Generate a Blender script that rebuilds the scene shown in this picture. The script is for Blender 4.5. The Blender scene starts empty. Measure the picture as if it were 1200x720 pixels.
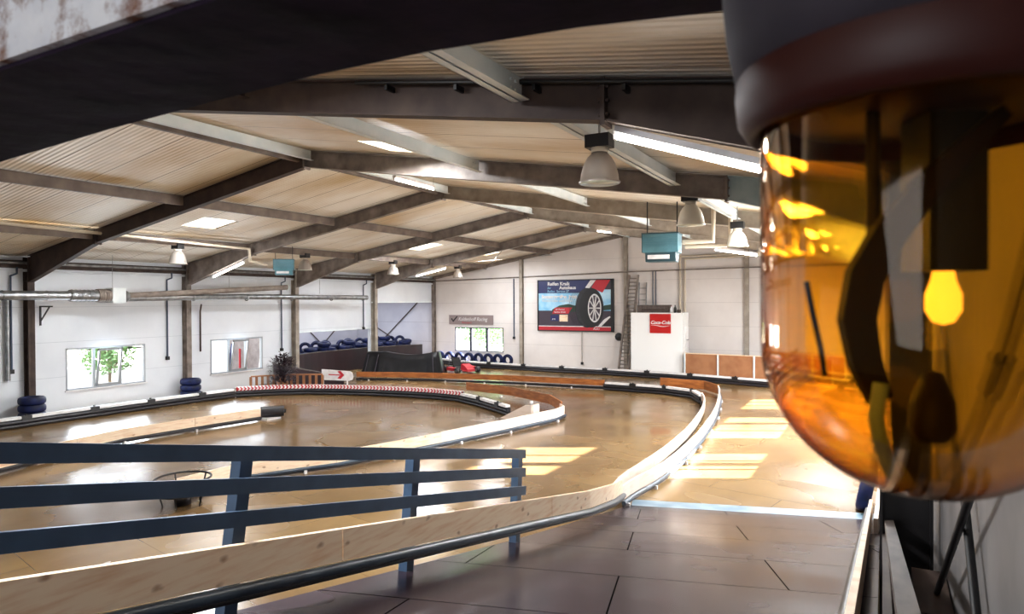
import bpy, math, random
from mathutils import Vector, Matrix, Quaternion
random.seed(7)
PI = math.pi
C = bpy.context.scene.collection
S = bpy.context.scene

# ------------------------------------------------------------------ camera
FPX, YAW, PITCH, ROLL, ZC = 789.55, 0.5016, 0.0097, 0.0048, 3.2893
_R = Vector((math.cos(YAW), math.sin(YAW), 0)); _F = Vector((-math.sin(YAW), math.cos(YAW), 0)); _U = Vector((0, 0, 1))
_U2 = _U * math.cos(PITCH) + _F * math.sin(PITCH); CF = _F * math.cos(PITCH) - _U * math.sin(PITCH)
CR = _R * math.cos(ROLL) - _U2 * math.sin(ROLL); CU = _R * math.sin(ROLL) + _U2 * math.cos(ROLL)
CAM = Vector((0, 0, ZC))
cd = bpy.data.cameras.new('camera'); cam = bpy.data.objects.new('camera', cd); C.objects.link(cam)
m = Matrix((CR, CU, -CF)).transposed().to_4x4(); m.translation = CAM
cam.matrix_world = m
cd.sensor_width = 36; cd.sensor_fit = 'HORIZONTAL'; cd.lens = FPX * 36 / 1200; cd.clip_start = .02; cd.clip_end = 500
cd.dof.use_dof = True; cd.dof.focus_distance = 9.0; cd.dof.aperture_fstop = 9.0
S.camera = cam
S.view_settings.view_transform = 'Standard'; S.view_settings.look = 'None'
S.view_settings.gamma = 1.0; S.view_settings.use_curve_mapping = False
S.view_settings.exposure = 0.12
try: S.cycles.use_denoising = True
except Exception: pass

def ray(x, y): return CF + CR * ((x - 600) / FPX) + CU * ((360 - y) / FPX)
def on_z(x, y, z=0.0):
    r = ray(x, y); return CAM + r * ((z - ZC) / r.z)
def on_x(x, y, X):
    r = ray(x, y); return CAM + r * (X / r.x)
def on_y(x, y, Y):
    r = ray(x, y); return CAM + r * (Y / r.y)

# ------------------------------------------------------------------ world, sun, daylight and added fill lamps
w = bpy.data.worlds.new('sky'); S.world = w; w.use_nodes = True
bg = w.node_tree.nodes['Background']; bg.inputs[0].default_value = (.86, .93, 1, 1); bg.inputs[1].default_value = 4.0
sd = bpy.data.lights.new('sun', 'SUN'); sun = bpy.data.objects.new('sun', sd); C.objects.link(sun)
sd.energy = 140; sd.angle = math.radians(.6); sd.color = (1, .97, .93)
sundir = Vector((-.887, -.46, 0)).normalized() * math.cos(math.radians(21.7)) + Vector((0, 0, -math.sin(math.radians(21.7))))
sun.rotation_euler = sundir.to_track_quat('-Z', 'Y').to_euler()
def area(name, loc, direction, sx, sy, power, color=(1, 1, 1)):
    d = bpy.data.lights.new(name, 'AREA'); o = bpy.data.objects.new(name, d); C.objects.link(o)
    d.shape = 'RECTANGLE'; d.size = sx; d.size_y = sy; d.energy = power; d.color = color
    o.location = loc; o.rotation_euler = Vector(direction).to_track_quat('-Z', 'Y').to_euler()
    return o
RX, RZ = -10.5, 6.43                    # ridge x, height of the steel's top line
def topz(x): return RZ - (.165 if x < RX else .155) * abs(x - RX)
SKY_L = [(-16.9, -15.9, 11.9, 13.0), (-16.9, -15.7, 21.9, 22.9), (-16.6, -15.8, 27.0, 27.8)]
SKY_R_AND_FILL = [(-7.9, -7.1, 8.9, 9.8), (-5.6, -4.4, 1.8, 3.2), (-2.1, -.7, 12.2, 13.8), (-2.1, -.7, 17.2, 18.8), (-2.1, -.7, 22.2, 23.8)]  # all but the first are unseen roof lights added to brighten the hall
for x0, x1, y0, y1 in SKY_L + SKY_R_AND_FILL:    # daylight under the seen roof lights, fill light under the added ones
    xc = (x0 + x1) / 2
    area('roof_daylight_and_fill', (xc, (y0 + y1) / 2, topz(xc) - .12), (0, 0, -1), x1 - x0, y1 - y0, 335 * (x1 - x0) * (y1 - y0) ** .5, (.93, .96, 1))
area('window_and_fill_light', (-21.45, 12.6, 1.26), (1, 0, 0), 2.4, 1.2, 130, (.82, .91, 1))
area('window_and_fill_light', (-21.45, 17.5, 1.26), (1, 0, 0), 2.3, 1.2, 90, (.82, .91, 1))
for yy, zz, ww in ((19.85, 1.48, 3.2), (15.3, 1.48, 2.3), (15.8, 3.0, 2.7), (24.2, 1.48, 2.3)):
    area('window_and_fill_light', (.3, yy, zz), (-1, 0, 0), ww, .8, 280, (.97, .98, 1))
area('window_and_fill_light', (-1.6, -4.7, 3.4), (-.15, 1, -.1), 2.6, 1.5, 130, (.93, .95, 1))  # added fill lamp for the ramp and near beam; no window in this wall
area('window_and_fill_light', (-13, -4.7, 1.9), (0, 1, 0), 10, 2.6, 70, (.88, .94, 1))  # added broad fill lamp; the front wall is closed here
area('annex_fill_light', (-24.0, 25, 3.6), (0, 0, -1), 3.5, 8, 330, (.9, .93, 1))  # added fill lamp to brighten the annex; its roof has no opening

# ------------------------------------------------------------------ materials
def lin(h):
    h = h.lstrip('#'); v = [int(h[i:i + 2], 16) / 255 for i in (0, 2, 4)]
    return tuple(c / 12.92 if c <= .04045 else ((c + .055) / 1.055) ** 2.4 for c in v) + (1,)
def mat(name, col, rough=.6, metal=0.0, noise=None, col2=None, scale=4, bump=0, spec=.5, stretch=None, contrast=(.35, .65), detail=6, emit=None, es=0, coat=0):
    m = bpy.data.materials.new(name); m.use_nodes = True; nt = m.node_tree; b = nt.nodes['Principled BSDF']
    c = lin(col) if isinstance(col, str) else col
    b.inputs['Base Color'].default_value = c; b.inputs['Roughness'].default_value = rough; b.inputs['Metallic'].default_value = metal
    b.inputs['Specular IOR Level'].default_value = spec; b.inputs['Coat Weight'].default_value = coat
    tc = nt.nodes.new('ShaderNodeTexCoord'); mp = nt.nodes.new('ShaderNodeMapping'); nt.links.new(tc.outputs['Object'], mp.inputs[0])
    if stretch: mp.inputs['Scale'].default_value = stretch
    if col2 or bump:
        nz = nt.nodes.new('ShaderNodeTexNoise'); nz.inputs['Scale'].default_value = scale; nz.inputs['Detail'].default_value = detail
        nt.links.new(mp.outputs[0], nz.inputs['Vector'])
        if col2:
            rp = nt.nodes.new('ShaderNodeValToRGB'); rp.color_ramp.elements[0].position = contrast[0]; rp.color_ramp.elements[1].position = contrast[1]
            rp.color_ramp.elements[0].color = c; rp.color_ramp.elements[1].color = lin(col2)
            nt.links.new(nz.outputs[0], rp.inputs[0]); nt.links.new(rp.outputs[0], b.inputs['Base Color'])
        if bump:
            bp = nt.nodes.new('ShaderNodeBump'); bp.inputs['Strength'].default_value = bump; bp.inputs['Distance'].default_value = .02
            nt.links.new(nz.outputs[0], bp.inputs['Height']); nt.links.new(bp.outputs[0], b.inputs['Normal'])
    if emit:
        b.inputs['Emission Color'].default_value = lin(emit); b.inputs['Emission Strength'].default_value = es
    m['x'] = 1
    return m
def math_node(nt, op, a, b=None, c=None):
    n = nt.nodes.new('ShaderNodeMath'); n.operation = op
    for i, v in enumerate((a, b, c)):
        if v is None: continue
        if isinstance(v, (int, float)): n.inputs[i].default_value = v
        else: nt.links.new(v, n.inputs[i])
    return n.outputs[0]
def seams(m, axis, period, width, dark, ribs=None):
    """thin joint lines across one axis of a material, and fine ribs as bump"""
    nt = m.node_tree; b = nt.nodes['Principled BSDF']
    tc = nt.nodes.new('ShaderNodeTexCoord'); sp = nt.nodes.new('ShaderNodeSeparateXYZ'); nt.links.new(tc.outputs['Object'], sp.inputs[0])
    v = sp.outputs['XYZ'.index(axis)]
    f = math_node(nt, 'FRACT', math_node(nt, 'DIVIDE', v, period)); k = math_node(nt, 'LESS_THAN', f, width / period)
    mx = nt.nodes.new('ShaderNodeMix'); mx.data_type = 'RGBA'; mx.inputs[7].default_value = lin(dark)
    old = b.inputs['Base Color']
    if old.is_linked: nt.links.new(old.links[0].from_socket, mx.inputs[6])
    else: mx.inputs[6].default_value = old.default_value
    nt.links.new(k, mx.inputs[0]); nt.links.new(mx.outputs[2], old)
    if ribs:
        s = math_node(nt, 'SINE', math_node(nt, 'MULTIPLY', v, 2 * PI / ribs))
        bp = nt.nodes.new('ShaderNodeBump'); bp.inputs['Strength'].default_value = .6; bp.inputs['Distance'].default_value = .008
        nt.links.new(s, bp.inputs['Height']); nt.links.new(bp.outputs[0], b.inputs['Normal'])
    return m
def brick(m, bw, bh, mortar, dark, rot=0, off=.5):
    nt = m.node_tree; b = nt.nodes['Principled BSDF']
    tc = nt.nodes.new('ShaderNodeTexCoord'); mp = nt.nodes.new('ShaderNodeMapping'); mp.inputs['Rotation'].default_value = (0, 0, rot)
    nt.links.new(tc.outputs['Object'], mp.inputs[0])
    br = nt.nodes.new('ShaderNodeTexBrick'); br.inputs['Scale'].default_value = 1; br.inputs['Brick Width'].default_value = bw
    br.inputs['Row Height'].default_value = bh; br.inputs['Mortar Size'].default_value = mortar; br.inputs['Mortar Smooth'].default_value = 0; br.offset = off
    br.inputs['Color1'].default_value = (1, 1, 1, 1); br.inputs['Color2'].default_value = (.82, .82, .82, 1); br.inputs['Mortar'].default_value = lin(dark)
    nt.links.new(mp.outputs[0], br.inputs['Vector'])
    mx = nt.nodes.new('ShaderNodeMix'); mx.data_type = 'RGBA'; mx.blend_type = 'MULTIPLY'; mx.inputs[0].default_value = 1
    old = b.inputs['Base Color']
    if old.is_linked: nt.links.new(old.links[0].from_socket, mx.inputs[6])
    else: mx.inputs[6].default_value = old.default_value
    nt.links.new(br.outputs[0], mx.inputs[7]); nt.links.new(mx.outputs[2], old)
    return m
def dull_seams(m, bw, bh, mortar, rot, off=.5):
    nt = m.node_tree; b = nt.nodes['Principled BSDF']
    br = [n for n in nt.nodes if n.type == 'TEX_BRICK'][0]; r = b.inputs['Roughness'].links[0].from_socket
    nt.links.new(math_node(nt, 'MAXIMUM', r, br.outputs[1]), b.inputs['Roughness'])
    nt.links.new(math_node(nt, 'SUBTRACT', .13, math_node(nt, 'MULTIPLY', br.outputs[1], .12)), b.inputs['Specular IOR Level'])
    return m
def rough_noise(m, lo, hi, scale):
    nt = m.node_tree; b = nt.nodes['Principled BSDF']
    tc = nt.nodes.new('ShaderNodeTexCoord'); nz = nt.nodes.new('ShaderNodeTexNoise'); nz.inputs['Scale'].default_value = scale; nt.links.new(tc.outputs['Object'], nz.inputs['Vector'])
    mr = nt.nodes.new('ShaderNodeMapRange'); mr.inputs[1].default_value = .3; mr.inputs[2].default_value = .7; mr.inputs[3].default_value = lo; mr.inputs[4].default_value = hi
    nt.links.new(nz.outputs[0], mr.inputs[0]); nt.links.new(mr.outputs[0], b.inputs['Roughness'])
    return m

M = {}
M['floor'] = rough_noise(brick(mat('worn ochre track floor', '#4c3219', .25, col2='#9c7f54', scale=.38, contrast=(.25, .75), detail=8, stretch=(1, .6, 1)), 2.5, 1.25, .004, '#c4b8a6', YAW * .4), .12, .34, .5)
M['ramp'] = rough_noise(brick(mat('dark coated plywood', '#241a20', .3, col2='#3a2d34', scale=.9, contrast=(.2, .8), detail=4), 2.5, 1.25, .006, '#4c4244', -.28), .17, .3, .8); dull_seams(M['ramp'], 0, 0, 0, 0)
M['ramp_edge'] = mat('blue grey painted strip', '#5f7787', .4, col2='#8598a5', scale=3)
M['wall'] = seams(mat('white wall panels', '#d9dde2', .55, col2='#cfd3d9', scale=.8), 'Z', 1.05, .012, '#b4bac2')
M['wall_warm'] = seams(mat('off white wall panels', '#e2dcd8', .55, col2='#d6cfcb', scale=.8), 'Z', 1.05, .012, '#b9b3b0')
M['annex'] = seams(mat('grey annex panels', '#c9c9d2', .6, col2='#bcbcc8', scale=1), 'Z', 1.05, .014, '#8d8c98')
M['side'] = seams(mat('grey side wall panels', '#7b7776', .6, col2='#636060', scale=2), 'Y', 1.0, .012, '#6f6b6a')
M['ceiling'] = seams(mat('cream ribbed roof sheet', '#c6ab80', .42, col2='#f0e9dc', scale=.55, contrast=(.3, .58), stretch=(.45, 1, 1)), 'Y', 1.0, .02, '#7d6648', ribs=.1)
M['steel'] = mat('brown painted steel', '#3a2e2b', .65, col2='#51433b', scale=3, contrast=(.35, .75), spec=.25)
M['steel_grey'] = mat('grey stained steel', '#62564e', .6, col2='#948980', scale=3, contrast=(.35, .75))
M['steel_pale_lit'] = mat('pale lit stained steel', '#857b70', .6, col2='#b0a698', scale=3, contrast=(.35, .75))  # lit copy of the frame steel; lamp light put into the paler tone
M['steel_blue_lit'] = mat('blue lit steel', '#8ba2a8', .6, col2='#a8b8ba', scale=3)  # bluish light falling on the haunches is put into this colour
M['purlin_dark'] = mat('dull brown purlin', '#5a4d45', .6, col2='#77685c', scale=3)
M['zinc'] = mat('galvanised sheet', '#d3dee0', .45, .05, col2='#e6ecec', scale=2)
M['pipe'] = mat('zinc duct', '#76787a', .35, .75, col2='#98999a', scale=6)
M['cream_pipe'] = mat('cream painted pipe', '#cbbfab', .45)
M['conduit'] = mat('slate blue conduit', '#3d4a5e', .5)
M['black'] = mat('black rubber', '#131216', .45, col2='#221f25', scale=12)
M['blackm'] = mat('black painted metal', '#0d0c0e', .5)
M['white'] = mat('white painted board', '#e4e2e2', .5, col2='#cfcccc', scale=5)
M['pine'] = mat('pale pine board', '#f0d8ba', .55, col2='#dcae84', scale=3, stretch=(1, 1, 9), contrast=(.45, .8))
def knots(m):
    nt = m.node_tree; b = nt.nodes['Principled BSDF']; tc = nt.nodes.new('ShaderNodeTexCoord')
    mp = nt.nodes.new('ShaderNodeMapping'); mp.inputs['Scale'].default_value = (1, 1, 1.6); nt.links.new(tc.outputs['Object'], mp.inputs[0])
    nz = nt.nodes.new('ShaderNodeTexNoise'); nz.inputs['Scale'].default_value = 9; nt.links.new(mp.outputs[0], nz.inputs['Vector'])
    av = nt.nodes.new('ShaderNodeMix'); av.data_type = 'VECTOR'; av.inputs[0].default_value = .06; nt.links.new(mp.outputs[0], av.inputs[4]); nt.links.new(nz.outputs[1], av.inputs[5])
    vo = nt.nodes.new('ShaderNodeTexVoronoi'); vo.inputs['Scale'].default_value = 4.5; nt.links.new(av.outputs[1], vo.inputs['Vector'])
    mr = nt.nodes.new('ShaderNodeMapRange'); mr.inputs[1].default_value = .07; mr.inputs[2].default_value = .17; mr.inputs[3].default_value = .7; mr.inputs[4].default_value = 0
    nt.links.new(vo.outputs['Distance'], mr.inputs[0])
    mx = nt.nodes.new('ShaderNodeMix'); mx.data_type = 'RGBA'; mx.inputs[7].default_value = lin('#8a5530')
    old = b.inputs['Base Color']; nt.links.new(old.links[0].from_socket, mx.inputs[6]); nt.links.new(mr.outputs[0], mx.inputs[0]); nt.links.new(mx.outputs[2], old)
knots(M['pine'])
M['pinew'] = mat('whitewashed pine board', '#dccbbd', .5, col2='#c9b09c', scale=3, stretch=(1, 1, 8), contrast=(.5, .85))
M['orange'] = mat('orange brown plywood', '#b06a30', .5, col2='#8a4d20', scale=3, stretch=(1, 1, 5))
M['brownply'] = mat('brown plywood panel', '#a5714b', .55, col2='#96623f', scale=3)
M['darkply'] = mat('weathered grey timber', '#5d514a', .6, col2='#3f3733', scale=4, stretch=(3, .6, 3))
M['tube_blue'] = mat('dark blue grey tube', '#26323f', .35, col2='#3b4a58', scale=5)
M['fence'] = mat('blue grey fence paint', '#2b4058', .38, col2='#354c66', scale=6)
M['tyre'] = mat('blue painted tyre', '#0a1a4c', .6, spec=.3, col2='#070f2c', scale=6)
M['red'] = mat('red paint', '#b2202c', .5)
M['maroon'] = mat('dark maroon board', '#260c14', .5, col2='#15080e', scale=1.5)
M['tarp'] = mat('black tarpaulin', '#0a090b', .4, col2='#141316', scale=3, bump=.25, spec=.2)
M['alu'] = mat('window frame grey', '#9aa0a6', .4, .2)
M['alud'] = mat('dark window frame', '#41444c', .4, .2)
M['teal'] = mat('teal enamel', '#578592', .4, col2='#4a7580', scale=4)
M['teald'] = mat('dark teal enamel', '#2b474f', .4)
M['bell'] = mat('spun metal reflector', '#a8a098', .32, .4)
M['belll'] = mat('cream enamel reflector', '#d8d2c2', .3, .1)
M['tube'] = mat('lit fluorescent tube', '#ffffff', .4, emit='#fff4e6', es=32)
M['lens'] = mat('lamp glass', '#d8dcc8', .15)
M['navy'] = mat('poster navy', '#0d1a55', .4)
M['sky'] = mat('poster sky', '#6fb4da', .4, col2='#b9dcee', scale=1.5)
M['road'] = mat('poster road', '#3a2f3a', .4)
M['green'] = mat('poster trees', '#1d3a2a', .5)
M['leaf'] = mat('green leaves', '#5f8a50', .6, col2='#96b580', scale=3)
M['leafg'] = mat('deep green leaves', '#1c4a20', .6, col2='#4a7a3c', scale=2)
M['leafd'] = mat('dark leaves', '#1c0f16', .55, col2='#331c26', scale=6)
M['bark'] = mat('bark', '#7a6c5c', .8)
M['booth'] = mat('white booth board', '#ededeb', .5)
M['roofred'] = mat('red roof tiles', '#b5583e', .7)
M['frame_black'] = mat('black column paint', '#161214', .6)
M['beam'] = mat('dark mottled steel underside', '#2a1d30', .8, col2='#150e17', scale=9, contrast=(.35, .7), bump=.3, spec=.12)  # near-black purple tone, mottled at random
def rusty():
    m = mat('rust stained white paint', '#eceef2', .6, col2='#d9dce4', scale=20, bump=.3); nt = m.node_tree; b = nt.nodes['Principled BSDF']
    tc = nt.nodes.new('ShaderNodeTexCoord'); nz = nt.nodes.new('ShaderNodeTexNoise'); nz.inputs['Scale'].default_value = 9; nz.inputs['Detail'].default_value = 10; nz.inputs['Roughness'].default_value = .7
    nt.links.new(tc.outputs['Object'], nz.inputs['Vector'])
    rp = nt.nodes.new('ShaderNodeValToRGB'); rp.color_ramp.elements[0].position = .47; rp.color_ramp.elements[1].position = .57
    nt.links.new(nz.outputs[0], rp.inputs[0])
    mx = nt.nodes.new('ShaderNodeMix'); mx.data_type = 'RGBA'; mx.inputs[7].default_value = lin('#7a4f38')
    old = b.inputs['Base Color']; nt.links.new(old.links[0].from_socket, mx.inputs[6]); nt.links.new(rp.outputs[0], mx.inputs[0]); nt.links.new(mx.outputs[2], old)
    return m
M['rust'] = rusty()
def glass_pane():
    m = bpy.data.materials.new('window glass'); m.use_nodes = True; nt = m.node_tree; nt.nodes.clear()
    o = nt.nodes.new('ShaderNodeOutputMaterial'); mx = nt.nodes.new('ShaderNodeMixShader'); t = nt.nodes.new('ShaderNodeBsdfTransparent'); g = nt.nodes.new('ShaderNodeBsdfGlossy')
    g.inputs['Roughness'].default_value = .02; f = nt.nodes.new('ShaderNodeFresnel'); f.inputs[0].default_value = 1.3
    nt.links.new(f.outputs[0], mx.inputs[0]); nt.links.new(t.outputs[0], mx.inputs[1]); nt.links.new(g.outputs[0], mx.inputs[2]); nt.links.new(mx.outputs[0], o.inputs[0])
    return m
M['glass'] = glass_pane()
def translucent():
    m = bpy.data.materials.new('translucent roof sheet'); m.use_nodes = True; nt = m.node_tree; nt.nodes.clear()
    o = nt.nodes.new('ShaderNodeOutputMaterial'); t = nt.nodes.new('ShaderNodeBsdfTranslucent'); t.inputs[0].default_value = (.62, .6, .55, 1)
    nt.links.new(t.outputs[0], o.inputs[0]); return m
M['skylight'] = translucent()
def amber(name, col, ior=1.45, rough=.0):
    m = mat(name, '#ffffff', rough); b = m.node_tree.nodes['Principled BSDF']
    b.inputs['Base Color'].default_value = col; b.inputs['Transmission Weight'].default_value = 1; b.inputs['IOR'].default_value = ior
    return m
def amber_shell():
    m = bpy.data.materials.new('amber glass'); m.use_nodes = True; nt = m.node_tree; nt.nodes.clear()
    o = nt.nodes.new('ShaderNodeOutputMaterial'); lw = nt.nodes.new('ShaderNodeLayerWeight'); lw.inputs[0].default_value = .5
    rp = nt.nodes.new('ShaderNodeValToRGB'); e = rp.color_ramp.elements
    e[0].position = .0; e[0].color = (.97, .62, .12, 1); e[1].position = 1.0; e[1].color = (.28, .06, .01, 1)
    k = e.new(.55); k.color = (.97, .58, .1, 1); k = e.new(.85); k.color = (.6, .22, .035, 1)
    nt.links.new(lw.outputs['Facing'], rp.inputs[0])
    t = nt.nodes.new('ShaderNodeBsdfTransparent'); r = nt.nodes.new('ShaderNodeBsdfRefraction'); r.inputs['IOR'].default_value = 1.03; r.inputs['Roughness'].default_value = .22
    nt.links.new(rp.outputs[0], t.inputs[0]); nt.links.new(rp.outputs[0], r.inputs[0])
    mx = nt.nodes.new('ShaderNodeMixShader'); mx.inputs[0].default_value = .6; nt.links.new(t.outputs[0], mx.inputs[1]); nt.links.new(r.outputs[0], mx.inputs[2])
    g = nt.nodes.new('ShaderNodeBsdfGlossy'); g.inputs['Roughness'].default_value = .04; g.inputs[0].default_value = (1, .85, .7, 1)
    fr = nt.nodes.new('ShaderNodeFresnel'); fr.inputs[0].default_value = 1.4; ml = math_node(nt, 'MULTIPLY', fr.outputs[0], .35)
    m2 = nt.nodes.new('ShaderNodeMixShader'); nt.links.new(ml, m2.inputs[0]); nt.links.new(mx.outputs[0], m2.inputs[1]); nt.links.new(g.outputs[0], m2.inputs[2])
    nt.links.new(m2.outputs[0], o.inputs[0]); return m
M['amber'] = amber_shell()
M['clear'] = amber('bulb glass', (1, .95, .85, 1))
M['collar'] = mat('dark amber glass rim', '#34100a', .5, spec=.3)
M['hous'] = mat('grey lamp housing', '#3c3640', .7, col2='#2c2730', scale=12)
M['wire'] = mat('blue grey wire sleeve', '#6f86c0', .5)
M['reflector'] = mat('dark curved reflector', '#1a0f0a', .6, .0, spec=.2)

# ------------------------------------------------------------------ mesh builder
class MB:
    def __init__(s): s.v = []; s.f = []; s.mi = []; s.sm = []
    def add(s, vs, fs, mi=0, smooth=False):
        b = len(s.v); s.v += [tuple(v) for v in vs]
        for f in fs: s.f.append([b + i for i in f]); s.mi.append(mi); s.sm.append(smooth)
    def box(s, a, b, mi=0):
        x0, y0, z0 = a; x1, y1, z1 = b
        x0, x1 = min(x0, x1), max(x0, x1); y0, y1 = min(y0, y1), max(y0, y1); z0, z1 = min(z0, z1), max(z0, z1)
        s.add([(x0, y0, z0), (x1, y0, z0), (x1, y1, z0), (x0, y1, z0), (x0, y0, z1), (x1, y0, z1), (x1, y1, z1), (x0, y1, z1)],
              [(0, 3, 2, 1), (4, 5, 6, 7), (0, 1, 5, 4), (1, 2, 6, 5), (2, 3, 7, 6), (3, 0, 4, 7)], mi)
        return s
    def bar(s, p, q, wd, ht, up=(0, 0, 1), mi=0, off=(0, 0)):
        """box from p to q, wd sideways and ht along up, off shifts (side, up)"""
        p = Vector(p); q = Vector(q); d = (q - p).normalized(); up = Vector(up)
        sd_ = d.cross(up).normalized(); u = sd_.cross(d).normalized()
        vs = []
        for e in (p, q):
            for a, b in ((-1, -1), (1, -1), (1, 1), (-1, 1)):
                vs.append(e + sd_ * (off[0] + a * wd / 2) + u * (off[1] + b * ht / 2))
        s.add(vs, [(0, 1, 2, 3), (7, 6, 5, 4), (0, 4, 5, 1), (1, 5, 6, 2), (2, 6, 7, 3), (3, 7, 4, 0)], mi)
        return s
    def prism(s, poly, axis, a, b, mi=0):
        """poly in the plane across axis, extruded from a to b"""
        def P(u, v, t): return {'x': (t, u, v), 'y': (u, t, v), 'z': (u, v, t)}[axis]
        n = len(poly); vs = [P(u, v, a) for u, v in poly] + [P(u, v, b) for u, v in poly]
        s.add(vs, [tuple(range(n))[::-1], tuple(range(n, 2 * n))] + [(i, (i + 1) % n, n + (i + 1) % n, n + i) for i in range(n)], mi)
        return s
    def tube(s, pts, r, n=10, mi=0, closed=False):
        pts = [Vector(p) for p in pts]; rs = r if isinstance(r, (list, tuple)) else [r] * len(pts)
        k = len(pts); vs = []; prev = None
        for i, p in enumerate(pts):
            if closed: d = (pts[(i + 1) % k] - pts[i - 1]).normalized()
            elif i == 0: d = (pts[1] - pts[0]).normalized()
            elif i == k - 1: d = (pts[-1] - pts[-2]).normalized()
            else: d = ((pts[i + 1] - p).normalized() + (p - pts[i - 1]).normalized()).normalized()
            if prev is None:
                a = d.cross(Vector((0, 0, 1)))
                if a.length < .05: a = d.cross(Vector((1, 0, 0)))
            else: a = prev - d * prev.dot(d)
            a.normalize(); prev = a; b = d.cross(a)
            for j in range(n):
                t = 2 * PI * j / n; vs.append(p + (a * math.cos(t) + b * math.sin(t)) * rs[i])
        fs = []
        for i in range(k if closed else k - 1):
            for j in range(n):
                i2 = (i + 1) % k; fs.append((i * n + j, i * n + (j + 1) % n, i2 * n + (j + 1) % n, i2 * n + j))
        s.add(vs, fs, mi, True)
        if not closed: s.add(vs[:n], [tuple(range(n))[::-1]], mi); s.add(vs[-n:], [tuple(range(n))], mi)
        return s
    def lathe(s, prof, c=(0, 0, 0), n=32, mi=0, ax=None, smooth=True):
        """prof: (r, h) pairs turned about an axis through c (z unless ax is given)"""
        c = Vector(c); q = Vector((0, 0, 1)).rotation_difference(Vector(ax)) if ax else Quaternion()
        vs = []; rings = []
        for r, h in prof:
            if r < 1e-6: rings.append([len(vs)]); vs.append(c + q @ Vector((0, 0, h)))
            else:
                rings.append(list(range(len(vs), len(vs) + n)))
                vs += [c + q @ Vector((r * math.cos(2 * PI * j / n), r * math.sin(2 * PI * j / n), h)) for j in range(n)]
        fs = []
        for a, b in zip(rings, rings[1:]):
            for j in range(n):
                j2 = (j + 1) % n
                if len(a) == 1 and len(b) == 1: continue
                if len(a) == 1: fs.append((a[0], b[j], b[j2]))
                elif len(b) == 1: fs.append((a[j], b[0], a[j2]))
                else: fs.append((a[j], b[j], b[j2], a[j2]))
        s.add(vs, [f[::-1] for f in fs], mi, smooth)
        return s
    def build(s, name, ms, parent=None, label=None, at=None):
        me = bpy.data.meshes.new(name)
        o0 = Vector(at) if at else Vector((0, 0, 0))
        if parent is not None and at is None: o0 = world_loc(parent)
        me.from_pydata([tuple(Vector(v) - o0) for v in s.v], [], s.f)
        for mm in (ms if isinstance(ms, (list, tuple)) else [ms]): me.materials.append(mm if not isinstance(mm, str) else M[mm])
        for p, mi, sm in zip(me.polygons, s.mi, s.sm): p.material_index = mi; p.use_smooth = sm
        o = bpy.data.objects.new(name, me); C.objects.link(o)
        if parent is not None:
            o.parent = parent; o.location = o0 - world_loc(parent)
        else: o.location = o0
        if label: o['label'] = label
        return o
def world_loc(o):
    v = Vector(o.location)
    while o.parent is not None: o = o.parent; v = v + Vector(o.location)
    return v
def tag(o, label=None, cat=None, group=None, kind=None):
    if label: o['label'] = label
    if cat: o['category'] = cat
    if group: o['group'] = group
    if kind: o['kind'] = kind
    return o
def thing(name, label, cat, loc=(0, 0, 0), group=None):
    o = bpy.data.objects.new(name, None); C.objects.link(o); o.location = loc; o.empty_display_size = .2
    return tag(o, label, cat, group)
def struct(mb, name, ms): return tag(mb.build(name, ms), kind='structure')
def copy_thing(o, loc, label=None, rot=None):
    r = o.copy(); C.objects.link(r); r.location = loc
    if rot is not None: r.rotation_euler = rot
    if label: r['label'] = label
    for ch in list(o.children):
        c = ch.copy(); C.objects.link(c); c.parent = r
        for g in list(ch.children):
            d = g.copy(); C.objects.link(d); d.parent = c
    return r
def text(body, size, loc, ms, parent, name='lettering', rot=(PI / 2, 0, 0), sx=1.0, shear=0, bold=0, ext=.004):
    cu = bpy.data.curves.new('t', 'FONT'); cu.body = body; cu.size = size; cu.shear = shear; cu.offset = bold; cu.extrude = ext; cu.align_x = 'LEFT'
    o = bpy.data.objects.new('t', cu); C.objects.link(o)
    dg = bpy.context.evaluated_depsgraph_get(); dg.update()
    me = bpy.data.meshes.new_from_object(o.evaluated_get(dg)); bpy.data.objects.remove(o)
    me.materials.clear(); me.materials.append(M[ms])
    t = bpy.data.objects.new(name, me); C.objects.link(t); t.parent = parent
    t.location = Vector(loc) - world_loc(parent); t.rotation_euler = rot; t.scale = (sx, 1, 1)
    return t

# ================================================================== SETTING
XL, XR, YB, YF = -21.58, .34, 30.35, -4.8
def wall_grid(us, zs, holes, place):
    """wall cells between u and z breaks except inside holes"""
    mb = MB()
    us = sorted(set(us + [h[0] for h in holes] + [h[1] for h in holes])); zs = sorted(set(zs + [h[2] for h in holes] + [h[3] for h in holes]))
    for a, b in zip(us, us[1:]):
        for c, d in zip(zs, zs[1:]):
            if any(h[0] <= (a + b) / 2 <= h[1] and h[2] <= (c + d) / 2 <= h[3] for h in holes): continue
            place(mb, a, b, c, d)
    return mb
# floor
fl = MB(); fl.box((-28.5, YF - .3, -.2), (XR + .3, YB + .3, 0)); struct(fl, 'floor', 'floor')
# left wall with two windows and the open bays of the annex
W1 = (11.33, 13.83, .62, 1.9); W2 = (16.33, 18.7, .62, 1.9)
OP1 = (20.45, 25.15, 0, 2.0); OP2 = (25.3, 30.35, 0, 3.22)
struct(wall_grid([YF, YB], [0, 4.75], [W1, W2, OP1, OP2], lambda m_, a, b, c, d: m_.box((XL - .16, a, c), (XL, b, d))), 'wall_left', 'wall')
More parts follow.
